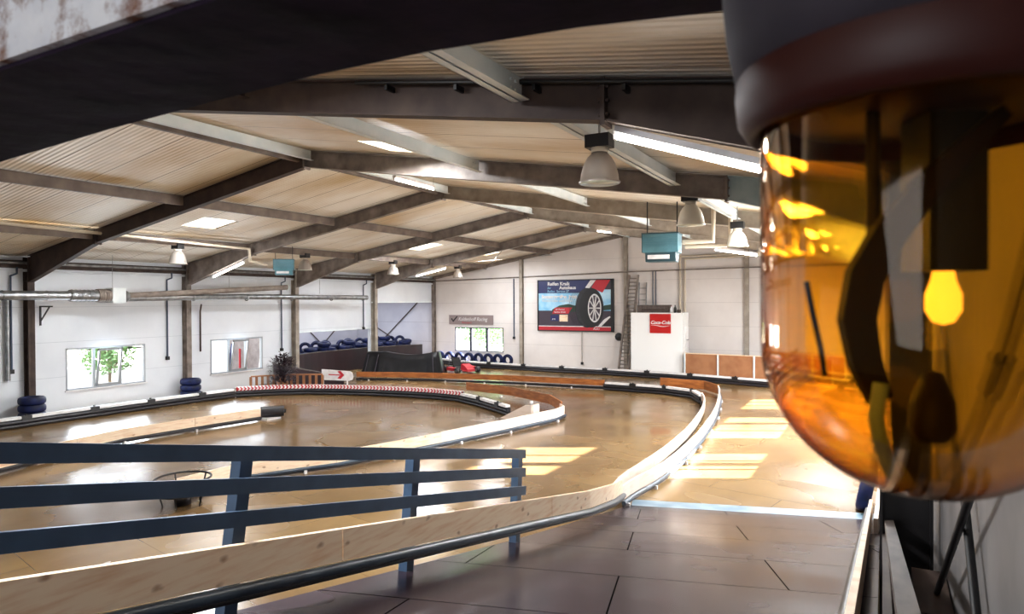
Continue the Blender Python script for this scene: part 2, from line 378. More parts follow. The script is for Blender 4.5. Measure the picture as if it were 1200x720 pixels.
# right wall with window openings (sunlight comes in here)
RW = [(18.2, 21.5, 1.05, 1.9), (14.15, 16.5, 1.05, 1.9), (14.4, 17.2, 2.6, 3.4), (23.0, 25.4, 1.05, 1.9)]
struct(wall_grid([YF, YB], [0, 4.75], RW, lambda m_, a, b, c, d: m_.box((XR, a, c), (XR + .16, b, d))), 'wall_right', 'side')
# back wall with window
BW = (-20.15, -17.15, .6, 1.87)
bw = wall_grid([XL, XR], [0, 4.62], [BW], lambda m_, a, b, c, d: m_.box((a, YB, c), (b, YB + .16, d)))
bw.prism([(XL, 4.62), (XR, 4.62), (XR, topz(XR) + .02), (RX, RZ + .02), (XL, topz(XL) + .02)], 'y', YB, YB + .16)
struct(bw, 'wall_back', 'wall_warm')
fw = MB(); fw.box((XL, YF - .16, 0), (XR, YF, 4.62)); fw.prism([(XL, 4.62), (XR, 4.62), (XR, topz(XR)), (RX, RZ), (XL, topz(XL))], 'y', YF - .16, YF)
struct(fw, 'wall_front', 'wall')
# annex beyond the left wall
an = MB(); an.box((-27.2, 20.2, 0), (-27.05, 34, 4.4)); an.box((-27.2, YB, 0), (XL, YB + .15, 4.4))
an.box((-27.2, 19.9, 4.4), (XL - .16, YB + .15, 4.5))
struct(an, 'wall_annex', 'annex')
aw = MB(); aw.box((-27.2, 19.88, -.25), (-25.0, 20.05, 4.4)); struct(aw, 'wall_annex_corner', mat('bright pane white', '#eeeeec', .7))  # wall end coloured white so the window's left pane looks bright
ao = MB(); ao.box((-25.0, 19.9, -.25), (XL - .16, 20.05, 4.4)); struct(ao, 'wall_annex_side', mat('pinkish blocks', '#8f8583', .8, col2='#7d7371', scale=5))
eb = MB(); eb.prism([(-27.05, 0), (-22.6, 0), (-22.9, .72), (-27.05, .78)], 'y', 20.1, 30.3)
tag(eb.build('raised_bank', 'maroon'), kind='structure')
# roof with holes for the roof lights
rf = MB()
def slope_cells(x0, x1, holes):
    xs = sorted({x0, x1} | {h[0] for h in holes} | {h[1] for h in holes}); ys = sorted({YF, YB} | {h[2] for h in holes} | {h[3] for h in holes})
    for a, b in zip(xs, xs[1:]):
        for c, d in zip(ys, ys[1:]):
            if any(h[0] <= (a + b) / 2 <= h[1] and h[2] <= (c + d) / 2 <= h[3] for h in holes): continue
            rf.prism([(a, topz(a) + .02), (b, topz(b) + .02), (b, topz(b) + .1), (a, topz(a) + .1)], 'y', c, d)
slope_cells(XL - .2, RX, SKY_L); slope_cells(RX, XR + .2, SKY_R_AND_FILL)
struct(rf, 'ceiling', 'ceiling')
for i, (a, b, c, d) in enumerate(SKY_L + SKY_R_AND_FILL):
    k = MB(); k.prism([(a - .01, topz(a) + .05), (b + .01, topz(b) + .05), (b + .01, topz(b) + .07), (a - .01, topz(a) + .07)], 'y', c - .01, d + .01)
    struct(k, 'skylight_%d' % (i + 1), 'skylight')  # includes the unseen ones added for their light
# outside ground
g = MB(); g.box((-70, -30, -.5), (-28.5, 70, -.25)); g.box((-28.5, 30.7, -.5), (30, 70, -.25)); g.box((.7, -30, -.5), (60, 30.7, -.25))
struct(g, 'ground_outside', mat('pale paving outside', '#b9b4a8', .9))

# windows
def window(idx, plane, u0, u1, z0, z1, ms='alu', tilt=False, muntins=2, bars=0, mw=.035):
    """three-light window; plane = ('x', X, inward sign) or ('y', Y, inward sign)"""
    ax, P, sg = plane
    def pt(u, z, d): return (P + sg * d, u, z) if ax == 'x' else (u, P + sg * d, z)
    root = bpy.data.objects.new('window_%d' % idx, None); C.objects.link(root); root.location = pt((u0 + u1) / 2, z0, 0); tag(root, kind='structure')
    f = MB(); t = .05
    for a in ((u0, z0, u1, z0 + t), (u0, z1 - t, u1, z1), (u0, z0, u0 + t, z1), (u1 - t, z0, u1, z1)):
        f.box(pt(a[0], a[1], -.09), pt(a[2], a[3], .015))
    n = muntins + 1; wd = (u1 - u0) / n
    for k in range(1, n): f.box(pt(u0 + wd * k - mw, z0, -.08), pt(u0 + wd * k + mw, z1, .01))
    for k in range(bars):
        zz = z0 + (z1 - z0) * (k + 1) / (bars + 1); f.box(pt(u0, zz - .03, -.08), pt(u1, zz + .03, .01))
    f.build('window_frame', ms, root)
    sl = MB(); sl.box(pt(u0 - .04, z0 - .03, -.02), pt(u1 + .04, z0, .07)); sl.build('window_sill', 'white', root)
    for k in range(n):
        a, b = u0 + wd * k + .04, u0 + wd * (k + 1) - .04
        if tilt and k == 1:
            s_ = MB(); top = .2
            def q(u, z, d): return pt(u, z, d + top * (z - z0) / (z1 - z0))
            for c in ((a, z0 + .05, b, z0 + .12), (a, z1 - .12, b, z1 - .05), (a, z0 + .05, a + .06, z1 - .05), (b - .06, z0 + .05, b, z1 - .05)):
                vs = [q(c[0], c[1], -.02), q(c[2], c[1], -.02), q(c[2], c[3], -.02), q(c[0], c[3], -.02), q(c[0], c[1], .03), q(c[2], c[1], .03), q(c[2], c[3], .03), q(c[0], c[3], .03)]
                s_.add(vs, [(0, 3, 2, 1), (4, 5, 6, 7), (0, 1, 5, 4), (1, 2, 6, 5), (2, 3, 7, 6), (3, 0, 4, 7)])
            sa = s_.build('window_sash', 'alu', root)
            gl = MB(); gl.add([q(a + .05, z0 + .1, 0), q(b - .05, z0 + .1, 0), q(b - .05, z1 - .1, 0), q(a + .05, z1 - .1, 0)], [(0, 1, 2, 3)]); gl.build('pane', 'glass', sa)
        else:
            gl = MB(); gl.add([pt(a, z0 + .04, -.04), pt(b, z0 + .04, -.04), pt(b, z1 - .04, -.04), pt(a, z1 - .04, -.04)], [(0, 1, 2, 3)]); gl.build('pane', 'glass', root)
    return root
window(1, ('x', XL, 1), *W1, tilt=True)
window(2, ('x', XL, 1), *W2, tilt=True)
window(3, ('y', YB, -1), *BW, ms='alud', mw=.075)
for i, r_ in enumerate(RW): window(4 + i, ('x', XR, -1), *r_, ms='alu', muntins=2)

# cladding rails and eaves trim
tr = MB(); tr.box((XL, YF, 4.28), (XL + .14, YB, 4.5)); tr.build('trim_1', 'steel')['kind'] = 'structure'
tr = MB(); tr.box((XL, YF, 4.18), (XL + .1, YB, 4.25)); tr.build('trim_2', 'wall')['kind'] = 'structure'
tr = MB(); tr.box((XL + .01, OP2[0] - .1, 3.2), (XL + .05, YB, 3.26)); tr.build('trim_3', 'zinc')['kind'] = 'structure'
tr = MB(); tr.box((XL - .01, OP1[0], 1.96), (XL + .03, OP1[1], 2.01)); tr.build('trim_4', 'zinc')['kind'] = 'structure'

# ================================================================== STEEL FRAMES
LS, RS = -18.0, -2.0        # splice positions
def ibeam(poly_bottom, poly_top, y, ms, parent, name='rafter', wd=.15):
    """I section running along a line in x: bottom and top z at each x"""
    mb = MB(); xs = [p[0] for p in poly_bottom]; t = .018
    n = len(xs)
    bot = [(x, z) for x, z in poly_bottom]; top = [(x, z) for x, z in poly_top]
    mb.prism(bot + top[::-1], 'y', y - .008, y + .008)
    mb.prism(bot + [(x, z + t) for x, z in bot[::-1]], 'y', y - wd / 2, y + wd / 2)
    mb.prism([(x, z - t) for x, z in top] + top[::-1], 'y', y - wd / 2, y + wd / 2)
    return mb.build(name, ms, parent)
def bolt_plate(x, zb, zt, y, ms, parent, name='splice_plate'):
    mb = MB(); mb.box((x - .02, y - .09, zb - .04), (x + .02, y + .09, zt + .02))
    for sgn in (-1, 1):
        for k in range(3):
            zz = zb + (zt - zb) * (.15 + .35 * k)
            mb.tube([(x - .045, y + sgn * .055, zz), (x + .045, y + sgn * .055, zz)], .016, 6)
    return mb.build(name, ms, parent)
FY = [5.28, 10.28, 15.28, 20.28, 25.28]
names = ['with the broad dark rafter crossing above the ramp, nearest of all', 'standing by the tilted window, its rafter behind the nearest bell lamp',
         'third along the hall, column standing behind the lower blue tyre stack', 'fourth along the hall, column beside the potted plant', 'last before the back wall, column beside the open annex']
for i, Y in enumerate(FY):
    fr = thing('steel_portal_frame', 'steel portal frame ' + names[i], 'steel frame', (RX, Y, 0), 'portal frames of the hall')
    rb = lambda x: topz(x) - .35
    lm = ['steel', 'steel', 'steel_grey', 'steel_grey', 'steel_grey'][i]; rm = ['steel', 'steel_grey', 'steel_pale_lit', 'steel_pale_lit', 'steel_pale_lit'][i]  # one steel paint; grey and pale copies imitate rafters catching more light
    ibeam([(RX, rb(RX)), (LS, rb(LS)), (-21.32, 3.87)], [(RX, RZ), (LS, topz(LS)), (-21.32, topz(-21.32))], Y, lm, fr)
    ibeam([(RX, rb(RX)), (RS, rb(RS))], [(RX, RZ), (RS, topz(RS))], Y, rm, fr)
    ibeam([(RS, rb(RS)), (.05, 4.14)], [(RS, topz(RS)), (.05, topz(.05))], Y, 'steel' if i == 0 else 'steel_blue_lit', fr, 'haunch')
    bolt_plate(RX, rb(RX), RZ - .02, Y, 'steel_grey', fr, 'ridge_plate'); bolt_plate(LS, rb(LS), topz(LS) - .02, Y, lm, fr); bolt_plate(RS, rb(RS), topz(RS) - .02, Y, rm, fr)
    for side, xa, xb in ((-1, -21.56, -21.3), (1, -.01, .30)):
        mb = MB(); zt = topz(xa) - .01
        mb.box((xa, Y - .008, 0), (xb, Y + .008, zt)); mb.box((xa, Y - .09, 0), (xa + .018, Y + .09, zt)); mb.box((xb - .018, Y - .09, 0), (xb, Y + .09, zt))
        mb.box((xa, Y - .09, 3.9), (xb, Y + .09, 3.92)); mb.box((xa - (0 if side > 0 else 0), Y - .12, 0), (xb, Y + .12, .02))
        mb.build('column', 'frame_black' if side > 0 else 'steel' if i == 0 else ('steel' if i == 1 else 'steel_pale_lit' if i > 2 else 'steel_grey'), fr)
# gable end steel at the back wall
ge = thing('roof_edge_steelwork', 'thin steel edge frame following the roof line on the back wall', 'steel frame', (RX, YB - .1, 0))
for x0, x1 in ((XL + .05, RX), (RX, XR - .05)):
    mb = MB(); mb.prism([(x0, topz(x0) - .16), (x1, topz(x1) - .16), (x1, topz(x1)), (x0, topz(x0))], 'y', YB - .12, YB - .01); mb.build('edge_beam', 'steel_grey', ge)
posts_b = [(-21.48, 'dark', 'in the corner by the annex opening'), (-16.05, 'steel', 'between the back window and the tyre billboard'), (-10.5, 'steel', 'under the ridge beside the ladder'), (-5.08, 'steel', 'above the brown plywood panels')]
for x, _, wh in posts_b:
    p = MB(); zt = topz(x) - .15
    p.box((x - .008, YB - .16, 0), (x + .008, YB - .01, zt)); p.box((x - .09, YB - .17, 0), (x + .09, YB - .155, zt)); p.box((x - .09, YB - .02, 0), (x + .09, YB - .005, zt))
    tag(p.build('gable_post', 'steel_pale_lit' if x > -20 else 'steel_grey', at=(x, YB - .1, 0)), 'slim steel post on the back wall ' + wh, 'steel post', 'posts of the back wall')
# purlins, one line over all bays, a segment in each bay
bays = [(YF, .2)] + [(.36, 5.2)] + [(a + .08, b - .08) for a, b in zip(FY, FY[1:])] + [(25.36, 30.2)]
def purlin(x, label, ms, dp=.22, both=False):
    t = thing('roof_purlin', label, 'purlin', (x, 12, topz(x) - dp), 'purlins along the roof')
    for a, b in bays:
        mb = MB(); zt = topz(x) - .005
        mb.box((x - .005, a, zt - dp), (x + .005, b, zt)); s_ = 1 if x > RX else -1
        mb.box((x - .005, a, zt - dp), (x + s_ * .08, b, zt - dp + .008)); mb.box((x - .005, a, zt - .008), (x - s_ * .07, b, zt))
        if both: mb.box((x - .09, a, zt - dp), (x - .08, b, zt - .02)); mb.box((x - .09, a, zt - dp), (x - .02, b, zt - dp + .008))
        for k in (a + .12, a + .2, b - .12, b - .2):
            for zz in (zt - dp * .3, zt - dp * .7): mb.tube([(x - .02, k, zz), (x + .02, k, zz)], .014, 6)
        mb.build('purlin_length', 'steel' if b < 6 and x == -6.25 else ms, t)
    return t
purlin(-18.1, 'dark steel purlin with the cream flue pipe beneath it', 'purlin_dark')
purlin(-14.4, 'dark steel purlin halfway up the window side of the roof', 'purlin_dark', .22)
purlin(-10.62, 'dark steel purlin on the window side of the ridge', 'purlin_dark', .21)
purlin(-10.3, 'pale galvanised purlin on the lamp side of the ridge', 'zinc', .21)
purlin(-6.25, 'pale galvanised purlin halfway down the slope with the big hanging lamp', 'zinc', .21)
purlin(-2.75, 'double galvanised purlin directly above the big hanging lamp', 'zinc', .2, both=True)
purlin(-.25, 'galvanised eaves purlin above the amber beacon side', 'zinc', .2)
# wind braces in the roof
rb_ = MB(); rb_.tube([(-14.2, 25.2, topz(-14.2) - .3), (-18.0, 30.0, topz(-18) - .3)], .012, 6); tag(rb_.build('brace_rod', 'steel_grey', at=(-16, 27, 5)), 'thin steel roof brace rod beneath the far window-side roof', 'brace rod')
rb_ = MB(); rb_.tube([(-18.0, 25.2, topz(-18) - .3), (-14.2, 30.0, topz(-14.2) - .3)], .012, 6); tag(rb_.build('brace_rod', 'steel_grey', at=(-16, 28, 5)), 'thin steel roof brace rod crossing the other near the back wall', 'brace rod')
# pipe clipped above the first rafter
cp = thing('conduit_pipe', 'dark pipe running above the nearest broad rafter', 'pipe', (-2.5, 5.16, 5.1))
mb = MB(); xs = [-4.6, -2, .1]; mb.tube([(x, 5.28, topz(x) - .02 + .075) if False else (x, 5.17, topz(x) - .045) for x in xs], .022, 8); mb.build('pipe', 'blackm', cp)
for x in (-4.2, -3.4, -2.6, -1.8, -.9):
    mb = MB(); mb.box((x - .015, 5.14, topz(x) - .12), (x + .015, 5.3, topz(x) - .07)); mb.build('clip', 'blackm', cp)

# ================================================================== NEAR BEAM AND BEACON
nb = thing('steel_beam', 'rust stained white steel beam close overhead with dark underside', 'beam', (-.6, .48, 3.54))
ZB = 3.54
far = [on_z(x, y, ZB) for x, y in ((-260, 300), (-120, 240), (0, 190), (130, 151), (250, 119), (375, 87), (500, 61), (680, 32), (850, 13), (1000, 0))]
far = [Vector((p.x, p.y, 0)) for p in far] + [Vector((.33, .62, 0))]
near = [Vector((p.x, .375, 0)) for p in far]
mb = MB(); n = len(far)
vs = [(p.x, p.y, ZB) for p in far] + [(p.x, p.y, ZB) for p in near] + [(p.x, p.y, ZB + .03) for p in far] + [(p.x, p.y, ZB + .03) for p in near]
fs = []
for i in range(n - 1):
    fs += [(i, i + 1, n + i + 1, n + i), (2 * n + i, 3 * n + i, 3 * n + i + 1, 2 * n + i + 1), (i, 2 * n + i, 2 * n + i + 1, i + 1), (n + i, n + i + 1, 3 * n + i + 1, 3 * n + i)]
fs += [(0, n, 3 * n, 2 * n), (n - 1, 3 * n - 1, 4 * n - 1, 2 * n - 1)]
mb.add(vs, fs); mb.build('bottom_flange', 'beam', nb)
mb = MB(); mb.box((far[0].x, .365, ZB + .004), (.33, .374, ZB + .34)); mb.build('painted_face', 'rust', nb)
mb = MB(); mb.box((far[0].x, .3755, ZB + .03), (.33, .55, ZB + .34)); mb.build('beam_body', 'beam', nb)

bc = on_z(1083, 352, ZC) ; r0 = ray(1083, 352); BC = CAM + r0 * .40; bx, by = BC.x, BC.y
be = thing('warning_beacon', 'large amber glass warning beacon hanging close beneath the beam', 'warning light', (bx, by, ZB))
R = .0915
mb = MB(); mb.lathe([(0, 3.54), (.116, 3.54), (.116, 3.50), (.112, 3.455), (.106, 3.425), (.099, 3.425), (.099, 3.448), (0, 3.448)], (bx, by, 0), 64); mb.build('lamp_housing', 'hous', be)
mb = MB(); mb.lathe([(.099, 3.447), (.105, 3.440), (.1065, 3.415), (.105, 3.400), (.1, 3.392), (.0955, 3.390), (.0955, 3.447), (.099, 3.447)], (bx, by, 0), 64); mb.build('glass_rim', 'collar', be)
def dome(rr, zc_, n=14): return [(rr * math.cos(a), zc_ - rr * math.sin(a)) for a in [i * PI / 2 / n for i in range(n + 1)]]
mb = MB(); zc0 = 3.2635; T = .0035
prof = [(R, 3.446), (R, 3.40), (R, 3.33)] + dome(R, zc0)
prof[-1] = (0, zc0 - R)
inner = [(R - T, 3.446), (R - T, 3.33)] + dome(R - T, zc0); inner[-1] = (0, zc0 - R + T)
mb.lathe(prof + [], (bx, by, 0), 96); mb.lathe([(R, 3.446), (R - T, 3.446), (R - T, 3.44)], (bx, by, 0), 96)
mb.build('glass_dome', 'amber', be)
mb = MB(); mb.lathe([(0, 3.445), (.086, 3.445), (.086, 3.405), (.080, 3.400), (0, 3.400)], (bx, by, 0), 48); mb.build('base_plate', 'collar', be)
def bp(x, y, dd=.40): return CAM + ray(x, y) * dd
# curved reflector band
mb = MB(); path = [(1178, 130), (1130, 175), (1080, 225), (1040, 275), (1012, 325), (1003, 375), (1012, 425), (1030, 470)]
P3 = [bp(x, y, .385) for x, y in path]; wid = [10, 16, 20, 24, 26, 25, 22, 16]
vs = []
for i, p in enumerate(P3):
    d = (P3[min(i + 1, 7)] - P3[max(i - 1, 0)]).normalized(); sd2 = d.cross(CF).normalized()
    hw = wid[i] / 790 * .385 * .8
    for a, b in ((-1, -1), (1, -1), (1, 1), (-1, 1)): vs.append(p + sd2 * a * hw + CF * b * .004)
fs = [(0, 1, 2, 3), (31, 30, 29, 28)]
for i in range(7):
    for j in range(4): fs.append((i * 4 + j, i * 4 + (j + 1) % 4, i * 4 + 4 + (j + 1) % 4, i * 4 + 4 + j))
mb.add(vs, fs, 0, False); mb.build('curved_reflector', 'reflector', be)
mb = MB(); mb.tube([bp(1022, 90, .40), bp(1023, 330, .40)], .004, 8); mb.build('support_rod', 'reflector', be)
mb = MB(); a_, b_ = bp(1072, 205, .41), bp(1140, 318, .41); cxy = (a_ + b_) / 2; hw = (b_ - a_).dot(CR) / 2
mb.bar(Vector((cxy.x, cxy.y, 3.402)), Vector((cxy.x, cxy.y, b_.z)), hw * 2, .03, CF, 0); mb.build('lamp_holder', 'blackm', be)
mb = MB(); mb.lathe([(.006, 0), (.007, -.006), (.010, -.014), (.010, -.024), (.006, -.031), (0, -.033)], (cxy.x, cxy.y, b_.z), 24); mb.build('bulb', mat('glowing bulb', '#ffe9b0', .3, emit='#ffc060', es=2), be)
mb = MB(); mb.tube([bp(1032, 450, .372), bp(1026, 490, .372), bp(1032, 525, .375), bp(1046, 560, .385)], .0042, 10); mb.build('wire_sleeve', 'wire', be)
mb = MB(); mb.tube([bp(945, 330, .36), bp(953, 370, .36), bp(962, 410, .365), bp(966, 440, .37)], .0016, 8); mb.build('wire', 'blackm', be)
mb = MB(); q0, q1 = bp(1060, 470, .42), bp(1125, 520, .42); cc = (q0 + q1) / 2
mb.lathe([(0, -.016), (.009, -.014), (.014, -.006), (.013, .012), (.006, .03), (0, .032)], cc, 20); mb.build('counterweight', 'reflector', be)

# ================================================================== RAMP WITH FENCE
HX, HY = .9602, .2793
def rz(x, y): return .2 * ((x + 3.51) * HY - (y - 10.36) * HX)
RN = Vector((-.2 * HY, .2 * HX, 1)).normalized()
rp = thing('track_ramp', 'dark plywood kart ramp rising towards the viewer', 'ramp', (-1.8, 5, 0))
A, B_ = (-3.51, 10.36), (-.02, 11.37)
quad = [A, B_, (-.02, -1.5), (-3.27, -1.5), (-3.27, 6)]
mb = MB(); n = len(quad); top = [(x, y, max(rz(x, y), 0) + .004) for x, y in quad]
mb.add(top + [(x, y, max(z - .06, .001)) for x, y, z in top], [tuple(range(n)), tuple(range(n, 2 * n))[::-1]] + [(i, n + i, n + (i + 1) % n, (i + 1) % n) for i in range(n)])
mb.build('deck', 'ramp', rp)
mb = MB(); d1 = Vector((HY, -HX, 0))
mb.add([Vector((*A, .001)) - d1 * .3, Vector((*B_, .001)) - d1 * .3, Vector((*B_, .008)) + Vector((0, 0, .002)), Vector((*A, .008)), Vector((A[0], A[1], rz(*A) + .03)) + d1 * .12, Vector((B_[0], B_[1], .03)) + d1 * .12,],
       [(0, 1, 2, 3), (3, 2, 5, 4)]); mb.build('foot_plate', 'ramp_edge', rp)
for x in (-3.0, -1.7, -.4):
    mb = MB(); ys = (-1.4, 8.6); mb.prism([(ys[0], rz(x, ys[0]) - .2), (ys[1], rz(x, ys[1]) - .2), (ys[1], rz(x, ys[1]) - .065), (ys[0], rz(x, ys[0]) - .065)], 'x', x - .03, x + .03)
    mb.build('joist', 'darkply', rp)
for x in (-3.0, -.4):
    for y in (-1.2, 1.5, 4.2, 6.8):
        mb = MB(); mb.box((x - .04, y - .04, 0), (x + .04, y + .04, rz(x, y) - .2)); mb.build('prop', 'darkply', rp)
fe = thing('post_and_rail_fence', 'blue grey three rail fence along the ramp edge', 'fence', (-3.2, 4, 1.2))
def fp(y, h, dx=0): return Vector((-3.2 + dx, y, rz(-3.2, y))) + RN * h
for y in (.95, 2.50, 4.12, 5.86):
    mb = MB(); mb.bar(fp(y, 0), fp(y, .905), .08, .085, (0, 1, 0)); mb.build('post', 'fence', fe)
for h in (.885, .702, .518):
    mb = MB(); mb.bar(Vector((-3.14, .55, rz(-3.14, .55) + h + .062)), Vector((-3.14, 5.97, rz(-3.14, 5.97) + h)), .035, .086, RN); mb.build('rail', 'fence', fe)

# ================================================================== TRACK BARRIERS
def resample(pts, step):
    out = []; pts = [Vector(p) for p in pts]
    for a, b in zip(pts, pts[1:]):
        n = max(1, round((b - a).length / step))
        for i in range(n): out.append(a + (b - a) * i / n)
    out.append(pts[-1]); return out
def smooth(pts, it=1):
    pts = [Vector(p) for p in pts]
    for _ in range(it):
        o = [pts[0]]
        for a, b in zip(pts, pts[1:]): o += [a * .75 + b * .25, a * .25 + b * .75]
        o.append(pts[-1]); pts = o
    return pts
def ribbon(mb, pts, thick, z0, z1, mi=0, side=0):
    """vertical board along a polyline; z0, z1 above each point; side shifts sideways"""
    k = len(pts); vs = []
    for i, p in enumerate(pts):
        d = (pts[min(i + 1, k - 1)] - pts[max(i - 1, 0)]); d.z = 0; d.normalize(); nrm = Vector((d.y, -d.x, 0))
        for a in (side - thick / 2, side + thick / 2):
            for z in (z0, z1): vs.append(p + nrm * a + Vector((0, 0, z)))
    fs = [(0, 1, 3, 2), (4 * k - 4, 4 * k - 2, 4 * k - 1, 4 * k - 3)]
    for i in range(k - 1):
        a, b = 4 * i, 4 * i + 4
        fs += [(a, b, b + 1, a + 1), (a + 2, a + 3, b + 3, b + 2), (a + 1, b + 1, b + 3, a + 3), (a, a + 2, b + 2, b)]
    mb.add(vs, fs, mi)
def sidept(pts, i, s, z):
    k = len(pts); d = (pts[min(i + 1, k - 1)] - pts[max(i - 1, 0)]); d.z = 0; d.normalize()
    return pts[i] + Vector((d.y, -d.x, 0)) * s + Vector((0, 0, z))
def board_barrier(name, label, pts, ms, z0=.12, z1=.33, side=1, board_len=4.0, tube='tube_blue', feet=True, tube_r=.035, tube_z=.085, step=.6, thick=.04, base=False):
    pts = resample(pts, step); o = thing(name, label, 'track barrier', tuple(pts[0]))
    per = max(1, round(board_len / step)); i = 0
    while i < len(pts) - 1:
        j = min(i + per, len(pts) - 1)
        if len(pts) - 1 - j < 2: j = len(pts) - 1
        seg = [p.copy() for p in pts[i:j + 1]]
        if j < len(pts) - 1: seg[-1] = seg[-1] - (seg[-1] - seg[-2]).normalized() * .012
        mb = MB(); ribbon(mb, seg, thick, z0, z1); mb.build('board', ms, o); i = j
    if tube:
        mb = MB(); mb.tube([sidept(pts, i, side * (thick / 2 + tube_r * .6), tube_z) for i in range(len(pts))], tube_r, 10); mb.build('rubbing_tube', tube, o)
        mb = MB(); mb.tube([sidept(pts, i, side * (thick / 2 + tube_r * .3), tube_z - .045) for i in range(len(pts))], tube_r * .6, 8); mb.build('lower_tube', 'black', o)
    if feet:
        for i in range(1, len(pts) - 1, max(2, round(1.8 / step))):
            mb = MB(); a = sidept(pts, i, side * .0, 0); b = sidept(pts, i, side * .1, 0)
            mb.bar(a + Vector((0, 0, .03)), b + Vector((0, 0, .03)), .05, .06); mb.build('foot', 'white', o)
    return o
def bumper_barrier(name, label, pts, side=1, step=.55, plank=1.9, chevron=False, wh='white', h=.3):
    """black rubber tubes along the foot with a pale plank strip on top, clamps between planks"""
    pts = resample(pts, step); o = thing(name, label, 'track barrier', tuple(pts[0]))
    mb = MB(); ribbon(mb, pts, .05, .0, h - .06, side=-side * .03); mb.build('backing_board', 'black', o)
    for z, r, nm in ((.055, .05, 'lower_bumper'), (.155, .048, 'upper_bumper')):
        mb = MB(); mb.tube([sidept(pts, i, side * .045, z) for i in range(len(pts))], r, 10); mb.build(nm, 'black', o)
    if chevron:
        mb = MB(); fine = resample(pts, .125)
        for i in range(len(fine) - 1):
            d = (fine[i + 1] - fine[i]).normalized(); nrm = Vector((d.y, -d.x, 0)) * side
            L = (fine[i + 1] - fine[i]).length; up = Vector((0, 0, 1))
            fr_, bk = fine[i] + nrm * .09, fine[i] - nrm * .09
            for half, mi in ((0, 1), (.5, 0)):
                a, b = half * L, (half + .5) * L; sh = .05
                # sloping front face of the strip in two arrow halves
                for z0, z1, s0, s1 in ((h - .07, h - .01, 0, sh), (h - .01, h + .05, sh, 0)):
                    mb.add([fr_ + d * (a + s0) + up * z0, fr_ + d * (b + s0) + up * z0, fr_ + d * (b + s1) + up * z1 - nrm * .0, fr_ + d * (a + s1) + up * z1], [(0, 1, 2, 3)], mi)
                mb.add([fr_ + d * a + up * (h + .05), fr_ + d * b + up * (h + .05), bk + d * b + up * (h + .05), bk + d * a + up * (h + .05)], [(0, 1, 2, 3)], mi)
                mb.add([bk + d * a + up * (h - .07), bk + d * b + up * (h - .07), bk + d * b + up * (h + .05), bk + d * a + up * (h + .05)], [(0, 3, 2, 1)], mi)
                mb.add([fr_ + d * a + up * (h - .07), fr_ + d * b + up * (h - .07), bk + d * b + up * (h - .07), bk + d * a + up * (h - .07)], [(0, 3, 2, 1)], mi)
        mb.build('chevron_strip', ['white', 'red'], o, 'red and white chevron strip')
        return o
    per = max(1, round(plank / step)); i = 0
    while i < len(pts) - 1:
        j = min(i + per, len(pts) - 1); seg = [p.copy() for p in pts[i:j + 1]]
        seg[0] = seg[0] + (seg[1] - seg[0]).normalized() * .07; seg[-1] = seg[-1] - (seg[-1] - seg[-2]).normalized() * .07
        mb = MB(); ribbon(mb, seg, .15, h - .07, h); mb.build('plank', wh, o)
        if j < len(pts) - 1:
            c = sidept(pts, j, side * .03, 0); d = (pts[j + 1] - pts[j]).normalized()
            mb = MB(); mb.bar(c - d * .12 + Vector((0, 0, h - .05)), c + d * .12 + Vector((0, 0, h - .05)), .13, .12); mb.tube([c + Vector((0, 0, h + .0)), c + Vector((0, 0, h + .045))], .03, 8); mb.build('clamp', 'blackm', o)
        i = j
    return o
# main barrier: along the ramp, then around the bend
ramp_pts = [Vector((-3.12, y, rz(-3.12, y))) for y in (.3, 2, 4, 6, 7.6)] + [Vector((-3.32, 9.0, rz(-3.32, 9.0) + .0)), Vector((-3.52, 9.9, .1))]
board_barrier('ramp_barrier', 'pale pine board barrier with dark tube along the ramp edge', ramp_pts, 'pine', .21, .42, 1, 3.2, feet=False, tube_z=.175, tube_r=.036)
outer = smooth([(-3.54, 9.95, .05), (-3.6, 10.6, .0), (-3.47, 11.7, 0), (-3.47, 13.36, 0), (-3.6, 15.54, 0), (-3.91, 18.42, 0), (-4.27, 20.6, 0), (-4.62, 22.5, 0), (-4.9, 23.6, 0)], 1)
board_barrier('curve_barrier', 'whitewashed outer barrier curving away from the ramp foot', outer, 'pinew', .12, .34, 1, 3.0, tube='tube_blue')
inner_ = smooth([(-3.66, 9.95, .05), (-3.8, 10.7, 0), (-3.77, 12, 0), (-3.77, 13.5, 0), (-3.9, 15.7, 0), (-4.23, 18.4, 0), (-4.6, 20.3, 0), (-4.95, 21.4, 0)], 1)
board_barrier('curve_barrier', 'whitewashed inner barrier running beside the curving outer one', inner_, 'pinew', .14, .37, -1, 3.0, tube='black', feet=False)
bumper_barrier('bumper_barrier', 'short black bumper barrier with white planks closing the far bend', [(-4.95, 21.4, 0), (-5.5, 22.5, 0), (-6.6, 23.0, 0), (-8.9, 23.2, 0)][::-1], side=1, plank=1.1)
board_barrier('board_barrier', 'short orange plywood barrier behind the far bend of the double barrier', [(-4.9, 23.6, 0), (-5.6, 24.6, 0), (-7.3, 24.9, 0)], 'orange', .05, .36, 1, 2.2, tube=None, feet=False)
board_barrier('board_barrier', 'long orange brown board barrier in front of the black tarpaulin', [(-19.12, 21.41, 0), (-16.0, 22.5, 0), (-12.66, 23.05, 0), (-8.9, 23.25, 0)], 'orange', .15, .36, 1, 3.4, tube='black')
